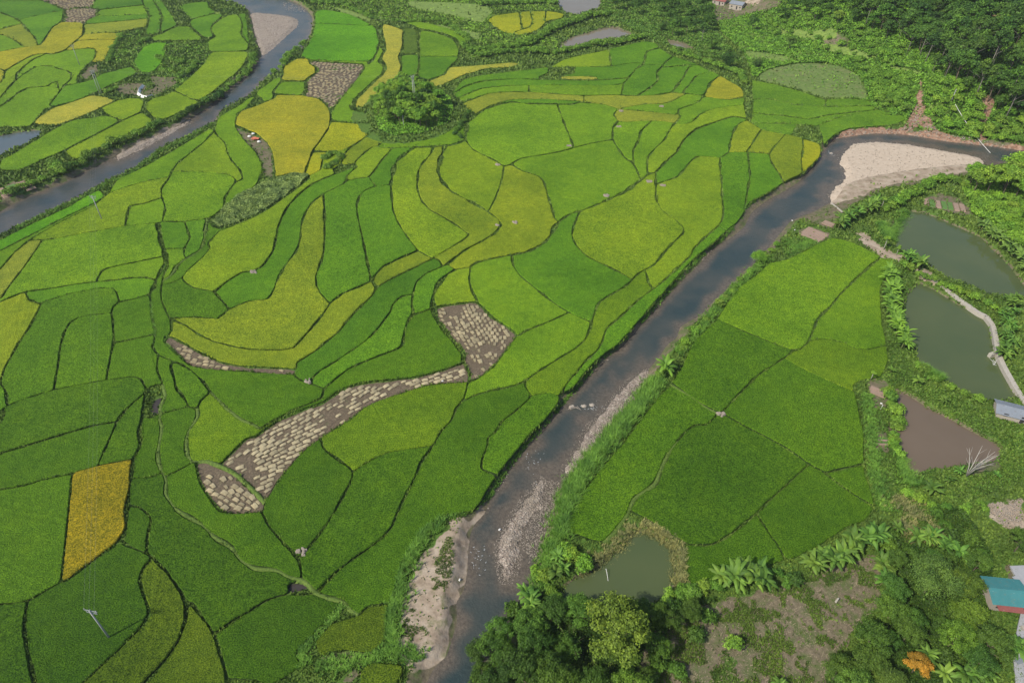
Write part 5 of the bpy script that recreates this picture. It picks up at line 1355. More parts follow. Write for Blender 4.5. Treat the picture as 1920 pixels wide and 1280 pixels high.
# reeds and tall grass on the banks: tussocks merged into one cover per bank
def reeds(line, wid_, per_m, hgt, seed, label, mat=REED):
    P = [GP(*q)[:2] for q in pts(line)]; rs = np.random.RandomState(seed); X, Y = [], []
    for a_, b_ in zip(P, P[1:]):
        L = math.hypot(b_[0]-a_[0], b_[1]-a_[1]); n = int(L*per_m); q = rs.rand(n); nx, ny = -(b_[1]-a_[1])/L, (b_[0]-a_[0])/L; o_ = rs.normal(size=n)*wid_/2.2
        X.append(a_[0]+(b_[0]-a_[0])*q+nx*o_); Y.append(a_[1]+(b_[1]-a_[1])*q+ny*o_)
    X, Y = np.concatenate(X), np.concatenate(Y); k = ~covered(X, Y); X, Y = X[k], Y[k]; nb = 9; Z = height(X, Y); X, Y, Z = np.repeat(X, nb), np.repeat(Y, nb), np.repeat(Z, nb); n = len(X)
    a_ = rs.rand(n)*6.283; h_ = hgt*rs.uniform(.55, 1.2, n); l_ = h_*rs.uniform(.2, .75, n); w_ = .07*rs.uniform(.7, 1.5, n); ca_, sa_ = np.cos(a_), np.sin(a_); V = []
    for q in (0, .45, .8, 1): V += [np.stack([X+ca_*l_*q**2-sa_*w_*(1-q*.9), Y+sa_*l_*q**2+ca_*w_*(1-q*.9), Z+h_*(q-.3*q**3)], 1), np.stack([X+ca_*l_*q**2+sa_*w_*(1-q*.9), Y+sa_*l_*q**2-ca_*w_*(1-q*.9), Z+h_*(q-.3*q**3)], 1)]
    V = np.stack(V, 1).reshape(-1, 3); b0 = np.arange(n)*8; F = np.concatenate([np.stack([b0+j, b0+j+1, b0+j+3, b0+j+2], 1) for j in (0, 2, 4)])
    tag(link('tall_grass', mesh_np('tall_grass', V, F, [mat])), label, kind='stuff')
reeds("1232,712 1200,755 1160,800 1120,850 1090,890 1070,930 1055,975 1045,1010", 3.2, 30, 2.3, 1, 'bright tall grass along the right bank beside the side gravel bar')
reeds("1035,1010 1025,1045 1020,1080 1010,1110", 2.6, 26, 1.6, 2, 'tall grass along the right bank above the lower thicket')
reeds("1440,480 1400,520 1360,560 1330,595 1300,640 1270,665", 2.4, 16, 1.4, 3, 'weeds along the right bank in the middle')
reeds("830,970 800,990 775,1025 755,1065 745,1110 735,1150 728,1200 735,1225", 2.6, 30, 1.5, 4, 'tall green weeds between the lower paddy and the sand flat')
reeds("1175,632 1120,678 1080,728 1030,785 985,835 950,880 915,935 880,962 835,970", .7, 9, .8, 5, 'grass fringe on the top of the left river bank')
reeds("1400,385 1365,438 1330,467 1290,505 1240,560 1200,605", .8, 9, .9, 6, 'grass fringe on the left bank in the middle')
reeds("290,565 292,600 300,640 315,655 340,680", 2.2, 30, .9, 7, 'bright weeds filling the drain at left')
reeds("1200,985 1235,1000 1265,1020 1275,1060 1272,1100", 2.0, 26, 1.2, 8, 'yellowish grass on the right rim of the lowest pond', DRYL)
reeds("1190,985 1150,1030 1110,1060 1085,1075", 2.0, 22, .9, 9, 'grass on the upper rim of the lowest pond', DRYL)
reeds("1625,740 1632,800 1638,860 1645,920 1665,960", 2.2, 26, 1.0, 10, 'green weeds on the bund right of the right paddies')
reeds("1470,450 1500,470 1520,450 1480,480", 3.0, 26, .9, 11, 'weeds below the pale vegetable bed')
reeds("600,1240 640,1248 690,1236 730,1230 780,1225 790,1240", 2.2, 26, 1.0, 12, 'weeds behind the bare patch at the bottom')
reeds("640,1135 620,1165 590,1195 565,1225 572,1250", 1.6, 22, .9, 13, 'weeds in the ditch at the bottom')
reeds("1690,930 1720,985 1760,1000 1720,1010 1680,980", 3.4, 20, 1.3, 14, 'tall grass right of the corner of the right paddies', DRYL)
reeds("1730,690 1765,715", 2.4, 40, 2.2, 15, 'pale tall reeds at the left shore of the middle pond', REED)
reeds("1650,420 1660,440 1668,452 1700,400", 2.2, 24, 1.9, 16, 'grey-green reeds at the left tip of the big pond', REED)
reeds("1690,860 1700,905 1712,915", 2.2, 30, 1.9, 17, 'grey-green reeds at the foot of the brown pond', REED)
reeds("400,232 350,262 300,285 250,322 200,345 150,375 90,400 30,430", 2.0, 12, .9, 18, 'grass on the near bank of the upper river')

# tufts standing in the bunds between the paddies
TX, TY, TH = [], [], []
for k, W in gl:
    for a_, b_ in zip(W, W[1:]):
        L = math.hypot(b_[0]-a_[0], b_[1]-a_[1]); dist = (a_[1]+b_[1])/2; n = RNG.poisson(L*(2.4 if dist < 260 else 1.2)); q = RNG.rand(n); hw_ = HALF[k]*(1+max(0, dist-110)/290.)
        TX.append(a_[0]+(b_[0]-a_[0])*q+RNG.normal(size=n)*hw_*.7); TY.append(a_[1]+(b_[1]-a_[1])*q+RNG.normal(size=n)*hw_*.7); TH.append(np.full(n, .8+dist*.0004))
TX, TY, TH = map(np.concatenate, (TX, TY, TH)); k = vn(TX, TY, 5.)*.7+RNG.rand(len(TX))*.3 > .47; TX, TY, TH = TX[k], TY[k], TH[k]; nb = 3
z = np.zeros(len(TX)); x, y, hh = np.repeat(TX, nb), np.repeat(TY, nb), np.repeat(TH, nb)*RNG.uniform(.45, 1.05, len(TX)*nb); n = len(x); a_ = RNG.rand(n)*6.283; wq = RNG.uniform(.05, .13, n)*np.repeat(1+TY/250, nb); x = x+RNG.normal(size=n)*.08; l_ = hh*.35
V = np.stack([np.stack([x-np.sin(a_)*wq, y+np.cos(a_)*wq, np.zeros(n)], 1), np.stack([x+np.sin(a_)*wq, y-np.cos(a_)*wq, np.zeros(n)], 1), np.stack([x+np.cos(a_)*l_+np.sin(a_)*wq*.6, y+np.sin(a_)*l_-np.cos(a_)*wq*.6, hh], 1), np.stack([x+np.cos(a_)*l_-np.sin(a_)*wq*.6, y+np.sin(a_)*l_+np.cos(a_)*wq*.6, hh], 1)], 1).reshape(-1, 3)
tag(link('bund_grass', mesh_np('bund_grass', V, np.arange(4*n).reshape(-1, 4), [GRASS])), 'grass tufts growing on the bunds between paddies', kind='stuff'); print('bund tufts', n)
# ---------------------------------------------------------------- stones
ROCK = simple('stone', (.29, .25, .205), .9, 2, .3, .1)
def rocks(name, x, y, z, s, label):
    n = len(x); base = np.array([(1, 0, 0), (0, 1, 0), (-1, 0, 0), (0, -1, 0), (0, 0, .8), (0, 0, -.6)], float); F0 = np.array([(0, 1, 4), (1, 2, 4), (2, 3, 4), (3, 0, 4), (1, 0, 5), (2, 1, 5), (3, 2, 5), (0, 3, 5)])
    V = base[None]*RNG.uniform(.6, 1.3, (n, 6, 1))*(s[:, None, None]); a_ = RNG.rand(n)*6.28; c_, s_ = np.cos(a_)[:, None], np.sin(a_)[:, None]
    V = np.stack([V[..., 0]*c_-V[..., 1]*s_+x[:, None], V[..., 0]*s_+V[..., 1]*c_+y[:, None], V[..., 2]*.6+z[:, None]], -1).reshape(-1, 3)
    F = (F0[None]+np.arange(n)[:, None, None]*6).reshape(-1, 3); tag(link(name, mesh_np(name, V, F, [ROCK])), label, kind='stuff')
for k, P in BP.items():
    A = np.array(P); n = {'side_gravel_bar': 2600, 'near_gravel_bar': 1700, 'far_gravel_bar': 900, 'bend_gravel_bar': 700, 'left_gravel_strip': 500}[k]
    x = RNG.uniform(A[:, 0].min()-1, A[:, 0].max()+1, n*3); y = RNG.uniform(A[:, 1].min()-1, A[:, 1].max()+1, n*3); s_ = sdist(A, x, y); q = (s_ < .8) & (RNG.rand(len(s_)) < .8); x, y, s_ = x[q][:n], y[q][:n], s_[q][:n]
    rocks('river_stones', x, y, -1.72+np.clip(-s_, 0, 3.2)*.24, RNG.uniform(.06, .2, len(x))*(1 if A[:, 1].mean() < 250 else 1.8), {'side_gravel_bar': 'stones on the long gravel bar beside the reeds', 'near_gravel_bar': 'stones on the gravel bar in mid river', 'far_gravel_bar': 'stones on the far gravel bar', 'bend_gravel_bar': 'stones on the pale bar at the bend', 'left_gravel_strip': 'stones on the gravel strip at upper left'}[k])
def pile(poly, n, lo, hi, label, z=None):
    x, y = zone(poly, n*3, n); x, y = x[:n], y[:n]; zz = height(x, y)
    if z is not None: zz = np.maximum(zz, z)
    rocks('stones', x, y, zz+.03, RNG.uniform(lo, hi, len(x)), label)
pile("1022,905 1050,905 1040,960 1020,1010 1005,1050 990,1060 985,1010 1000,970 1020,960", 650, .08, .22, 'wet stones in the shallow channel right of the mid bar', -1.72)
pile("1560,262 1600,243 1690,240 1760,250 1900,275 1900,281 1770,264 1690,250 1590,255", 700, .15, .6, 'pale broken rocks on the red river bank')
pile("1716,185 1730,185 1735,205 1748,225 1762,250 1740,250 1722,236 1700,250 1690,248 1706,220", 170, .2, .6, 'rubble in the red soil gully')
pile("1075,725 1095,702 1140,672 1142,674 1090,722 1050,765 1000,825 965,872 915,955 912,950 960,865 1000,812 1040,765", 500, .1, .3, 'dark stones at the foot of the left bank', -1.75)
pile("1340,462 1372,447 1315,500 1300,505", 160, .15, .4, 'stones below the middle bank')
pile("530,8 560,6 578,20 560,28 535,22", 160, .2, .5, 'stones in the far rapids', -1.75)
pile("1280,0 1285,0", 1, .1, .2, 'x') if False else None
pile("1840,945 1915,935 1915,990 1880,985", 400, .08, .3, 'pale rubble at the right edge')
for (x, y, n, lab_) in [(1067, 273, 26, 'rock heap at the corner of the big oval paddies'), (1160, 237, 30, 'rock heap at the head of the fan of narrow paddies'), (966, 416, 14, 'small rock heap inside the yellow paddy'), (1137, 366, 26, 'long rock heap beside the curving ditch'), (1218, 340, 40, 'rock heap where the ditch meets the fan'), (1243, 347, 26, 'rock heap right of the ditch junction'), (933, 422, 16, 'rock heap at the tip of the golden curve'), (933, 308, 18, 'rock heap at the corner of three pale paddies'), (1165, 208, 16, 'rock heap among the thin terraces'), (1240, 199, 20, 'rock heap among the upper terraces'), (1353, 776, 18, 'rock heap where the two grassy paths meet'), (475, 509, 12, 'pale rubble by the bright green tongue paddy'), (578, 713, 12, 'rubble at the drain outlet above the straw strip'), (565, 1033, 12, 'pale rubble at the foot of the deep green wedge')]:
    gx_, gy_ = G(x, y, .8); b = MB()
    for i in range(n):
        q = random.Random(i*31+x); r_ = q.uniform(.3, .55); cx_, cy_ = gx_+q.uniform(-.9, .9), gy_+q.uniform(-.7, .7)
        pts8 = [(cx_+r_*math.cos(k*1.047+q.random()*.5)*q.uniform(.7, 1.1), cy_+r_*math.sin(k*1.047)*q.uniform(.7, 1.1), .45) for k in range(6)]; z1 = .8+q.random()*.3
        b.add(pts8+[(cx_+(p_[0]-cx_)*.6, cy_+(p_[1]-cy_)*.6, z1) for p_ in pts8], [(k, (k+1) % 6, 6+(k+1) % 6, 6+k) for k in range(6)]+[tuple(range(6, 12))])
    tag(link('rock_heap', b.mesh('rock_heap', [ROCK])), lab_, 'rock heap', 'rock heaps in the paddies')
# driftwood and a stranded slab in the river
b = MB(); W_ = simple('driftwood', (.34, .30, .25), .9, 3, .2)
gx_, gy_ = G(1072, 764, -1.6)
b.box((gx_, gy_, -1.35), (1.3, .9, .6), .4, taper=.8)
for i in range(7): b.tube([(gx_-1+i*.4, gy_-.6+.2*i, -1.6), (gx_+.5+i*.3, gy_+.4-.3*i, -1.2)], [.06, .03], 5)
tag(link('driftwood', b.mesh('driftwood', [W_])), 'pale boulder and branches stranded in mid river', 'driftwood')
for (x, y, lab_) in [(1095, 760, 'small pale rock breaking the river surface right of the driftwood'), (1110, 758, 'flat dark rock in the rapids right of the driftwood'), (1558, 287, 'white rock in the rapids at the bend')]:
    gx_, gy_ = G(x, y, -1.6); b = MB(); b.tube([(gx_, gy_, -1.9), (gx_+.1, gy_, -1.6), (gx_, gy_+.1, -1.4)], [.8, .6, .25], 7); tag(link('rock', b.mesh('rock', [W_])), lab_, 'rock')
FOAM = simple('foam', (.45, .48, .5), .6, 6, .15)
def foam(x, y, n, rx, ry, lab_):
    b = MB(); gx_, gy_ = G(x, y, -1.66)
    for i in range(n):
        cx_, cy_, r_ = gx_+random.gauss(0, rx), gy_+random.gauss(0, ry), random.uniform(.04, .13); a_ = random.random()*3; k = 6
        b.add([(cx_+r_*1.9*math.cos(j*6.283/k)*math.cos(a_)-r_*.5*math.sin(j*6.283/k)*math.sin(a_), cy_+r_*1.9*math.cos(j*6.283/k)*math.sin(a_)+r_*.5*math.sin(j*6.283/k)*math.cos(a_), -1.665+.003*(i % 9)) for j in range(k)]+[(cx_, cy_, -1.62+.003*(i % 9))], [(j, (j+1) % k, k) for j in range(k)])
    tag(link('foam', b.mesh('foam', [FOAM])), lab_, kind='stuff')
foam(1557, 288, 26, 1.2, 1.6, 'white water at the bend'); foam(545, 14, 40, 4, 4, 'white water at the far bend'); foam(1105, 763, 26, 1.8, .8, 'white water beside the driftwood'); foam(900, 1045, 30, 1.2, 2.2, 'ripples by the sand flat'); foam(1000, 870, 30, 1.5, 2.5, 'ripples above the mid bar'); foam(440, 150, 30, 4, 3, 'ripples on the upper river')
# ---------------------------------------------------------------- concrete dikes
CONC = simple('concrete', (.40, .37, .32), .9, 1.5, .25, .04)
def dike(line, wd, zt, label):
    P = [G(x, y, zt) for x, y in smooth(pts(line), False, 1)]; b = MB(); v = []
    for i, q in enumerate(P):
        a_, c_ = P[max(0, i-1)], P[min(len(P)-1, i+1)]; dx, dy = c_[0]-a_[0], c_[1]-a_[1]; L = math.hypot(dx, dy); nx, ny = -dy/L*wd/2, dx/L*wd/2
        v += [(q[0]+nx, q[1]+ny, -1.6), (q[0]+nx, q[1]+ny, zt), (q[0]-nx, q[1]-ny, zt), (q[0]-nx, q[1]-ny, -1.6)]
    f = [(i*4+j, i*4+j+1, i*4+j+5, i*4+j+4) for i in range(len(P)-1) for j in range(3)]; b.add(v, f+[(0, 1, 2, 3), tuple(range(len(v)-4, len(v)))[::-1]])
    tag(link('concrete_dike', b.mesh('dike', [CONC])), label, 'dike')
dike("1745,520 1772,540 1802,562 1835,585 1850,592", 1.25, .35, 'straight concrete dike between the two green ponds')
dike("1850,592 1862,608 1868,635 1872,662 1885,690 1905,725 1925,757", 1.25, .35, 'curving concrete dike along the right of the middle pond')
dike("1857,663 1877,657", .9, .45, 'short concrete stub jutting into the middle pond')
dike("1559,380 1580,397", .5, .3, 'short broken wall by the muddy flat at the bend')
# ---------------------------------------------------------------- vegetable beds
BED = simple('bed_soil', (.30, .215, .165), .95, 1.2, .25, .06); VEG = simple('seedlings', (.09, .19, .04), .9, 2, .4, .1)
def beds(cx_, cy_, w_, l_, n, rz, lab_, green=()):
    g0 = GP(cx_, cy_)
    e = bpy.data.objects.new('vegetable_bed', None); COL.objects.link(e); e.location = g0; e.rotation_euler = (0, 0, rz); tag(e, lab_, 'garden bed')
    for i in range(n):
        b = MB(); b.box(((i-(n-1)/2)*w_/n, 0, .08), (w_/n*.84, l_, .42), 0, taper=.93); link('bed', b.mesh('bed', [VEG if i in green else BED]), parent=e)
beds(1526, 440, 7, 8, 4, .75, 'pale freshly dug vegetable bed at the head of the right paddies')
beds(1553, 420, 3, 4, 2, .75, 'small dug bed above the pale vegetable bed')
beds(1770, 385, 14, 6, 7, -.35, 'terraced garden beds above the big green pond', (1, 3, 4)); beds(1650, 828, 2.5, 5, 4, 1.5, 'little striped beds left of the brown pond', (1, 3)); beds(28, 355, 12, 10, 3, .9, 'brown garden beds beside the upper river at the left edge', (1,)); beds(1645, 735, 3, 4, 2, .9, 'bare garden bed left of the brown pond tip')
# ---------------------------------------------------------------- buildings
def roofmat(name, col, rust):
    m, t, p, o = nodes(name); pos = N(t, 'TexCoord').outputs['Object']; c = mix(t, tuple(v*.75 for v in col), tuple(v*1.2 for v in col), noise(t, pos, .8, 4))
    c = mix(t, c, rust, ramp(t, noise(t, pos, 1.6, 6, .75), [(.55, (0, 0, 0)), (.66, (.85, .85, .85))])); c = mix(t, c, (.5, .5, .48), ramp(t, noise(t, pos, 4.5, 3, .7), [(.66, (0, 0, 0)), (.72, (.7, .7, .7))]))
    LK(t, c, p.inputs['Base Color']); p.inputs['Roughness'].default_value = .6; return m
GREY = roofmat('fibre_roof', (.22, .25, .29), (.14, .13, .12)); TEAL = roofmat('teal_sheet', (.05, .21, .22), (.10, .17, .15)); REDR = roofmat('red_sheet', (.28, .09, .075), (.15, .08, .06)); WALLM = simple('plaster', (.38, .34, .29), .9, 1, .15); DARK = simple('dark_opening', (.03, .03, .03), .9); YARD = roofmat('yard_concrete', (.36, .37, .39), (.17, .17, .16))
def corrugated(L, W, rise, mat, over=.4, n=None):
    """pitched roof sheet pair, ridge along x, with real corrugations"""
    n = n or int(L/.35); V, F = [], []
    for side in (-1, 1):
        b0 = len(V)
        for i in range(n+1):
            x = -L/2-over+(L+2*over)*i/n; dz = .05*(i % 2)
            V += [(x, 0, rise+dz), (x, side*(W/2+over), -rise*over/(W/2)+dz)]
        F += [(b0+2*i, b0+2*i+1, b0+2*i+3, b0+2*i+2) for i in range(n)]
    return mesh_np('roof', V, F, [mat])
def house(name, loc, rz, L, W, hw_, rise, rmat, label, extra=None):
    e = bpy.data.objects.new(name, None); COL.objects.link(e); e.location = loc; e.rotation_euler = (0, 0, rz); tag(e, label, 'house' if name == 'house' else 'shed')
    b = MB(); t_ = .12
    b.box((0, -W/2, hw_/2-.3), (L, t_, hw_+.6)); b.box((0, W/2, hw_/2-.3), (L, t_, hw_+.6))
    for s_ in (-1, 1):
        x = s_*(L/2-t_/2-.003); b.add([(x-t_/2, -W/2+.07, -.6), (x-t_/2, W/2-.07, -.6), (x-t_/2, W/2-.07, hw_), (x-t_/2, 0, hw_+rise-.08), (x-t_/2, -W/2+.07, hw_), (x+t_/2, -W/2+.07, -.6), (x+t_/2, W/2-.07, -.6), (x+t_/2, W/2-.07, hw_), (x+t_/2, 0, hw_+rise-.08), (x+t_/2, -W/2+.07, hw_)], [(0, 1, 2, 3, 4), (9, 8, 7, 6, 5), (0, 4, 9, 5), (4, 3, 8, 9), (3, 2, 7, 8), (2, 1, 6, 7)])
    link('wall', b.mesh('wall', [WALLM]), parent=e); r_ = link('roof', corrugated(L, W, rise, rmat), (0, 0, hw_+.03), parent=e)
    d = MB(); d.box((L*.1, -W/2-.08, 1.0), (.9, .06, 2.0)); link('door', d.mesh('door', [DARK]), parent=e)
    for s_ in (-.3, .35):
        d = MB(); d.box((L*s_, -W/2-.08, 1.4), (1.0, .05, .8)); link('window', d.mesh('window', [DARK]), parent=e)
    return e
gx_, gy_, gz_ = GP(1898, 780); house('shed', (gx_+.6, gy_, gz_+.2), -.42, 9, 4.8, 1.5, .8, GREY, 'long grey-roofed shed at the right edge by the middle pond')
gx_, gy_, gz_ = GP(1876, 1122); e = house('house', (gx_, gy_, gz_), -.12, 6.4, 5.2, 2.5, .7, TEAL, 'house with a worn teal sheet roof at lower right')
b = MB(); b.box((-.6, -3.4, 2.35), (4.6, 1.5, .06), -.02); link('awning', b.mesh('awning', [REDR]), parent=e); b = MB(); b.box((3.9, -2.4, 2.6), (.9, 5.5, .08)); link('gutter_roof', b.mesh('gutter_roof', [GREY]), parent=e)
gx_, gy_, gz_ = GP(1382, 16); house('house', (gx_, gy_, gz_), -.7, 9, 6, 3.0, 1.4, GREY, 'far house with a grey roof at the top of the picture')
gx_, gy_, gz_ = GP(1350, 8); house('house', (gx_, gy_, gz_), -.7, 9, 6, 2.6, 1.2, REDR, 'far house with a dull red roof left of the grey-roofed one')
P = [GP(x, y) for x, y in ((1892, 1062), (1960, 1060), (1960, 1300), (1905, 1300), (1897, 1220), (1912, 1150), (1918, 1110))]
b = MB(); b.add([(x, y, .38) for x, y, _ in P]+[(x, y, -.3) for x, y, _ in P], [tuple(range(len(P)))[::-1]]+[(i, (i+1) % 7, 7+(i+1) % 7, 7+i) for i in range(7)]); tag(link('yard_pavement', b.mesh('yard', [YARD])), kind='structure')
# boards and sheets lying in the yard
for i, (x, y, c_, lab_) in enumerate([(1905, 1085, YARD, 'pale sheet lying on the yard above the teal roof'), (1910, 1240, GREY, 'grey sheet lying on the yard at the bottom right')]):
    g0 = GP(x, y); b = MB(); b.box((0, 0, .45), (1.6, .9, .05), .3); tag(link('roof_sheet', b.mesh('roof_sheet', [c_]), (g0[0], g0[1], 0)), lab_, 'sheet')
# ---------------------------------------------------------------- power poles and wires
PC = simple('pole_concrete', (.34, .35, .35), .8, 2, .15); STEEL = simple('galvanised_steel', (.35, .37, .38), .5, 3, .1, metallic=.4)
TOPS = {}
def pole(px, py, hgt, n, label, name='power_pole', key=None, arm=True, face=.5):
    g0 = GP(px, py); e = bpy.data.objects.new(name, None); COL.objects.link(e); e.location = g0; e.rotation_euler = (0, 0, face); tag(e, label, 'power pole')
    for i in range(n):
        b = MB(); x = (i-(n-1)/2)*1.1; b.tube([(x, 0, -.5), (x*.8, 0, hgt)], [.2, .13], 8); link('post', b.mesh('post', [PC], True), parent=e)
    if arm:
        for j, z in enumerate((hgt-.3, hgt-1.0)):
            b = MB(); b.box((0, .16, z), (2.6-.5*j, .12, .12)); a_ = link('crossarm', b.mesh('crossarm', [STEEL]), parent=e)
            for s_ in (-1.15, 0, 1.15):
                q = MB(); q.tube([(s_*(1-.18*j), .16, z+.05), (s_*(1-.18*j), .16, z+.38)], [.06, .09], 6); link('insulator', q.mesh('insulator', [PC]), parent=a_)
        b = MB(); b.tube([(-1.0, .1, hgt-.3), (0, .1, hgt-1.5), (1.0, .1, hgt-.3)], .05, 5); link('brace', b.mesh('brace', [STEEL]), parent=e)
    TOPS[key] = (g0[0], g0[1], g0[2]+hgt-.1, face); return e
pole(206, 1196, 9.5, 1, 'nearest concrete power pole with crossarms at lower left', key='a', face=-.2)
pole(192, 413, 9.5, 1, 'lone leaning-looking power pole in the yellow paddy at left', key='b', face=-.2)
pole(190, 179, 12, 2, 'twin-post concrete power pole at upper left', key='c', face=.9)
pole(778, 192, 12, 2, 'twin-post concrete power pole behind the tree mound', key='d', face=.9)
pole(150, 124, 11, 1, 'thin single power pole in the light green paddy at upper left', key='f', face=.9)
pole(757, 237, 5, 1, 'short pale post on the near side of the tree mound', name='post', arm=False)
pole(1783, 192, 6, 1, 'short pale post on the slope between the red gullies', name='post', arm=False)
b = MB()
for a_, c_ in (('a', 'b'), ('b', 'c'), ('c', 'd'), ('f', 'c')):
    A, B = TOPS[a_], TOPS[c_]
    for o_ in (-1.0, 0, 1.0):
        P = []
        for i in range(13):
            q = i/12; P.append((A[0]+(B[0]-A[0])*q+o_*math.cos(A[3]), A[1]+(B[1]-A[1])*q+o_*math.sin(A[3]), A[2]+(B[2]-A[2])*q-4*2.2*q*(1-q)+.3))
        b.tube(P, .006, 3)
tag(link('power_line', b.mesh('power_line', [STEEL])), 'thin overhead wires strung between the power poles', 'power line')
# white water hose hanging across the river at the bend
b = MB(); A, B = GP(1786, 208), GP(1856, 292); P = [(A[0]+(B[0]-A[0])*q/10, A[1]+(B[1]-A[1])*q/10, A[2]+3+(B[2]+1-A[2]-3)*q/10-4*1.0*(q/10)*(1-q/10)) for q in range(11)]
WH = simple('white_plastic', (.72, .72, .70), .6, 3, .1); b.tube(P, .09, 5); tag(link('water_hose', b.mesh('hose', [WH])), 'thin pale hose stretched over the river at the bend', 'hose')
# white plastic sheeting round the allotment corner
b = MB(); P = [GP(x, y) for x, y in ((268, 162), (262, 170), (260, 177), (268, 183), (277, 184), (286, 182))]
v = []
for i, q in enumerate(P): v += [(q[0]-.7, q[1]-.5, q[2]+.05), (q[0], q[1], q[2]+1.0+.3*(i % 2)), (q[0]+.8, q[1]+.6, q[2]+.1)]
b.add(v, [(i*3+j, i*3+j+1, i*3+j+4, i*3+j+3) for i in range(5) for j in range(2)]); tag(link('plastic_sheet', b.mesh('sheet', [WH])), 'white plastic sheeting curled round the allotment at upper left', 'plastic sheet')
# orange tarpaulin and white sacks on the brown earth
ORG = simple('orange_tarpaulin', (.55, .16, .09), .6, 1.5, .3)
g0 = GP(479, 262); b = MB(); n = 7; V = [(g0[0]-1.6+i*.55, g0[1]-1.3+j*.5, .3+.5*random.random()) for j in range(6) for i in range(n)]; b.add(V, [(j*n+i, j*n+i+1, (j+1)*n+i+1, (j+1)*n+i) for j in range(5) for i in range(n-1)]); tag(link('tarpaulin', b.mesh('tarpaulin', [ORG])), 'crumpled orange tarpaulin on brown earth beside the golden field', 'tarpaulin')
for i, (x, y, lab_) in enumerate([(468, 258, 'white sack left of the orange tarpaulin'), (475, 253, 'white sack just behind the orange tarpaulin'), (486, 268, 'white sack in front of the orange tarpaulin')]):
    g0 = GP(x, y); b = MB(); b.tube([(g0[0]-.7, g0[1], .35), (g0[0]-.3, g0[1], .45), (g0[0]+.4, g0[1]+.1, .45), (g0[0]+.8, g0[1]+.1, .35)], [.25, .5, .5, .2], 8); tag(link('sack', b.mesh('sack', [WH], True)), lab_, 'sack')
# scraps of litter and a fallen pole
for x, y, lab_ in [(862, 1087, 'white scrap on the grassy edge of the sand flat'), (937, 1000, 'white scrap at the top of the mid river bar'), (1485, 415, 'white scrap at the muddy flat'), (1490, 432, 'white scrap on the grass below the muddy flat'), (1652, 757, 'white scrap left of the brown pond'), (830, 715, 'white scrap on the long straw strip')]:
    g0 = GP(x, y); b = MB(); b.box((g0[0], g0[1], max(g0[2], -1.5)+.25), (.55, .35, .18), x, taper=.6); tag(link('litter', b.mesh('litter', [WH])), lab_, 'litter')
b = MB(); A, B = GP(1655, 760), GP(1650, 768); b.tube([(A[0], A[1], A[2]+.2), (B[0], B[1], B[2]+.2)], .09, 5); tag(link('board', b.mesh('board', [WH])), 'white board on the ground left of the brown pond', 'board')
b = MB(); A, B = GP(1600, 1255), GP(1614, 1232); b.tube([(A[0], A[1], A[2]+.6), (B[0], B[1], B[2]+2.4)], [.14, .1], 6); tag(link('fallen_tree', b.mesh('fallen_tree', [PALE])), 'pale broken trunk leaning at the foot of the clearing', 'trunk')
b = MB(); A = G(1138, 1068, -.7); b.tube([(A[0], A[1], -1.2), (A[0]-.3, A[1]-.3, .2), (A[0]-.1, A[1]-1.6, -.3), (A[0], A[1]-2.4, -.9)], .05, 5); tag(link('bent_pipe', b.mesh('pipe', [WH])), 'thin pale bent pipe standing in the lowest pond', 'pipe')
b = MB(); A = GP(1567, 1128); b.tube([(A[0], A[1], A[2]-.2), (A[0]+.2, A[1]+.1, A[2]+1.2)], [.22, .14], 7); tag(link('tree_stump', b.mesh('stump', [PALE])), 'pale stump in the middle of the clearing', 'stump')
b = MB(); A = G(1862, 680, -.7)
for i in range(9): b.tube([(A[0]+random.uniform(-.9, .9), A[1]+random.uniform(-.9, .9), -.85), (A[0]+random.uniform(-1.3, 1.3), A[1]+random.uniform(-1.3, 1.3), -.2)], [.06, .03], 4)
tag(link('dead_branch', b.mesh('branch', [WH])), 'pale dead branches lying in the middle green pond', 'branch')
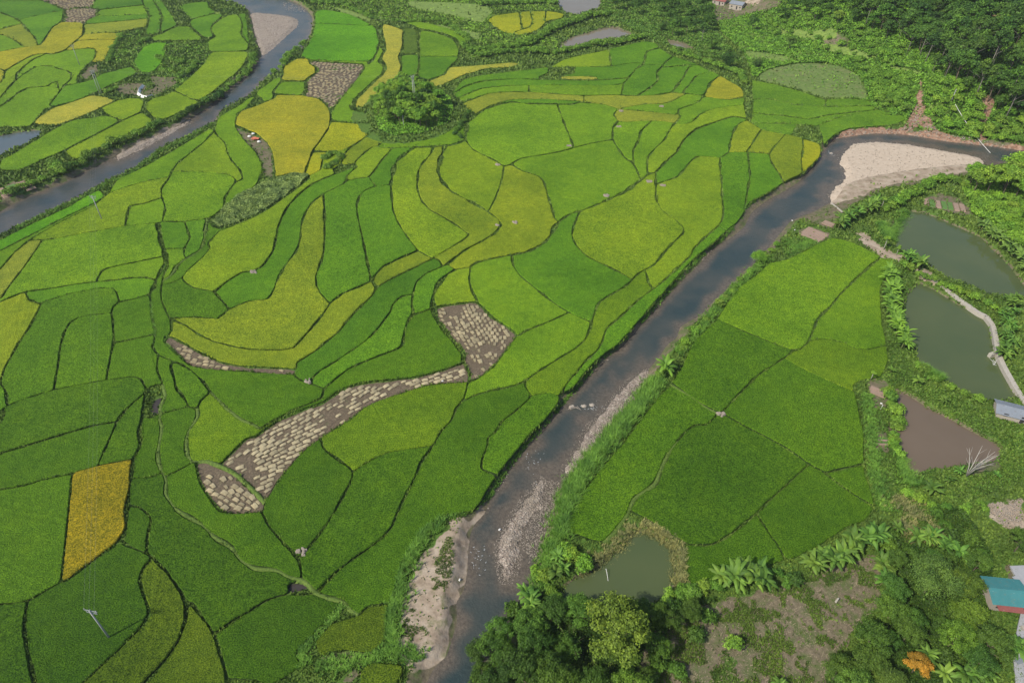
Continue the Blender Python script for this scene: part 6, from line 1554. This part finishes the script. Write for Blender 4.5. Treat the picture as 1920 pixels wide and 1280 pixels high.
# fine dead wood and dry tufts over the clearing
DRYG = simple('dry_grass', (.27, .22, .15), .95, 2, .4)
x, y = zone("1340,1130 1400,1112 1500,1095 1560,1062 1640,1040 1655,1090 1640,1140 1600,1180 1560,1240 1530,1300 1200,1300 1230,1160", 9000, 9)
n = len(x); z = height(x, y); a_ = RNG.rand(n)*6.283; L = RNG.uniform(.12, .45, n); wd = RNG.uniform(.015, .05, n)
V = np.stack([np.stack([x-np.sin(a_)*wd, y+np.cos(a_)*wd, z], 1), np.stack([x+np.sin(a_)*wd, y-np.cos(a_)*wd, z], 1), np.stack([x+np.cos(a_)*L+np.sin(a_)*wd, y+np.sin(a_)*L-np.cos(a_)*wd, z+L*.4], 1), np.stack([x+np.cos(a_)*L-np.sin(a_)*wd, y+np.sin(a_)*L+np.cos(a_)*wd, z+L*.45], 1)], 1).reshape(-1, 3)
tag(link('dry_twigs', mesh_np('dry_twigs', V, np.arange(4*n).reshape(-1, 4), [DRYG])), 'dry grass and twigs strewn over the clearing', kind='stuff')

# ---------------------------------------------------------------- thin morning haze over the valley
hz = bpy.data.materials.new('haze'); hz.use_nodes = True; t = hz.node_tree; t.nodes.remove(t.nodes['Principled BSDF']); v_ = N(t, 'VolumePrincipled'); v_.inputs['Color'].default_value = (.86, .93, 1, 1); v_.inputs['Density'].default_value = .0001; v_.inputs['Anisotropy'].default_value = .2
LK(t, v_.outputs[0], t.nodes['Material Output'].inputs['Volume'])
b = MB(); b.box((0, 1440, 67), (6800, 3600, 146)); tag(link('haze', b.mesh('haze', [hz])), kind='stuff')

g0 = GP(1918, 1180)
for i, (dx, dy, lab_) in enumerate([(0, 0, 'small crate near the far end of the yard'), (-1.2, -3, 'dark crate in the middle of the yard'), (.6, -6, 'pale crate near the bottom of the yard')]):
    b = MB(); b.box((0, 0, .62), (.9, .7, .45), i); b.box((0, 0, .87), (.98, .78, .04), i); tag(link('crate', b.mesh('crate', [(CONC, DARK, WH)[i]]), (g0[0]+dx, g0[1]+dy, g0[2])), lab_, 'crate')
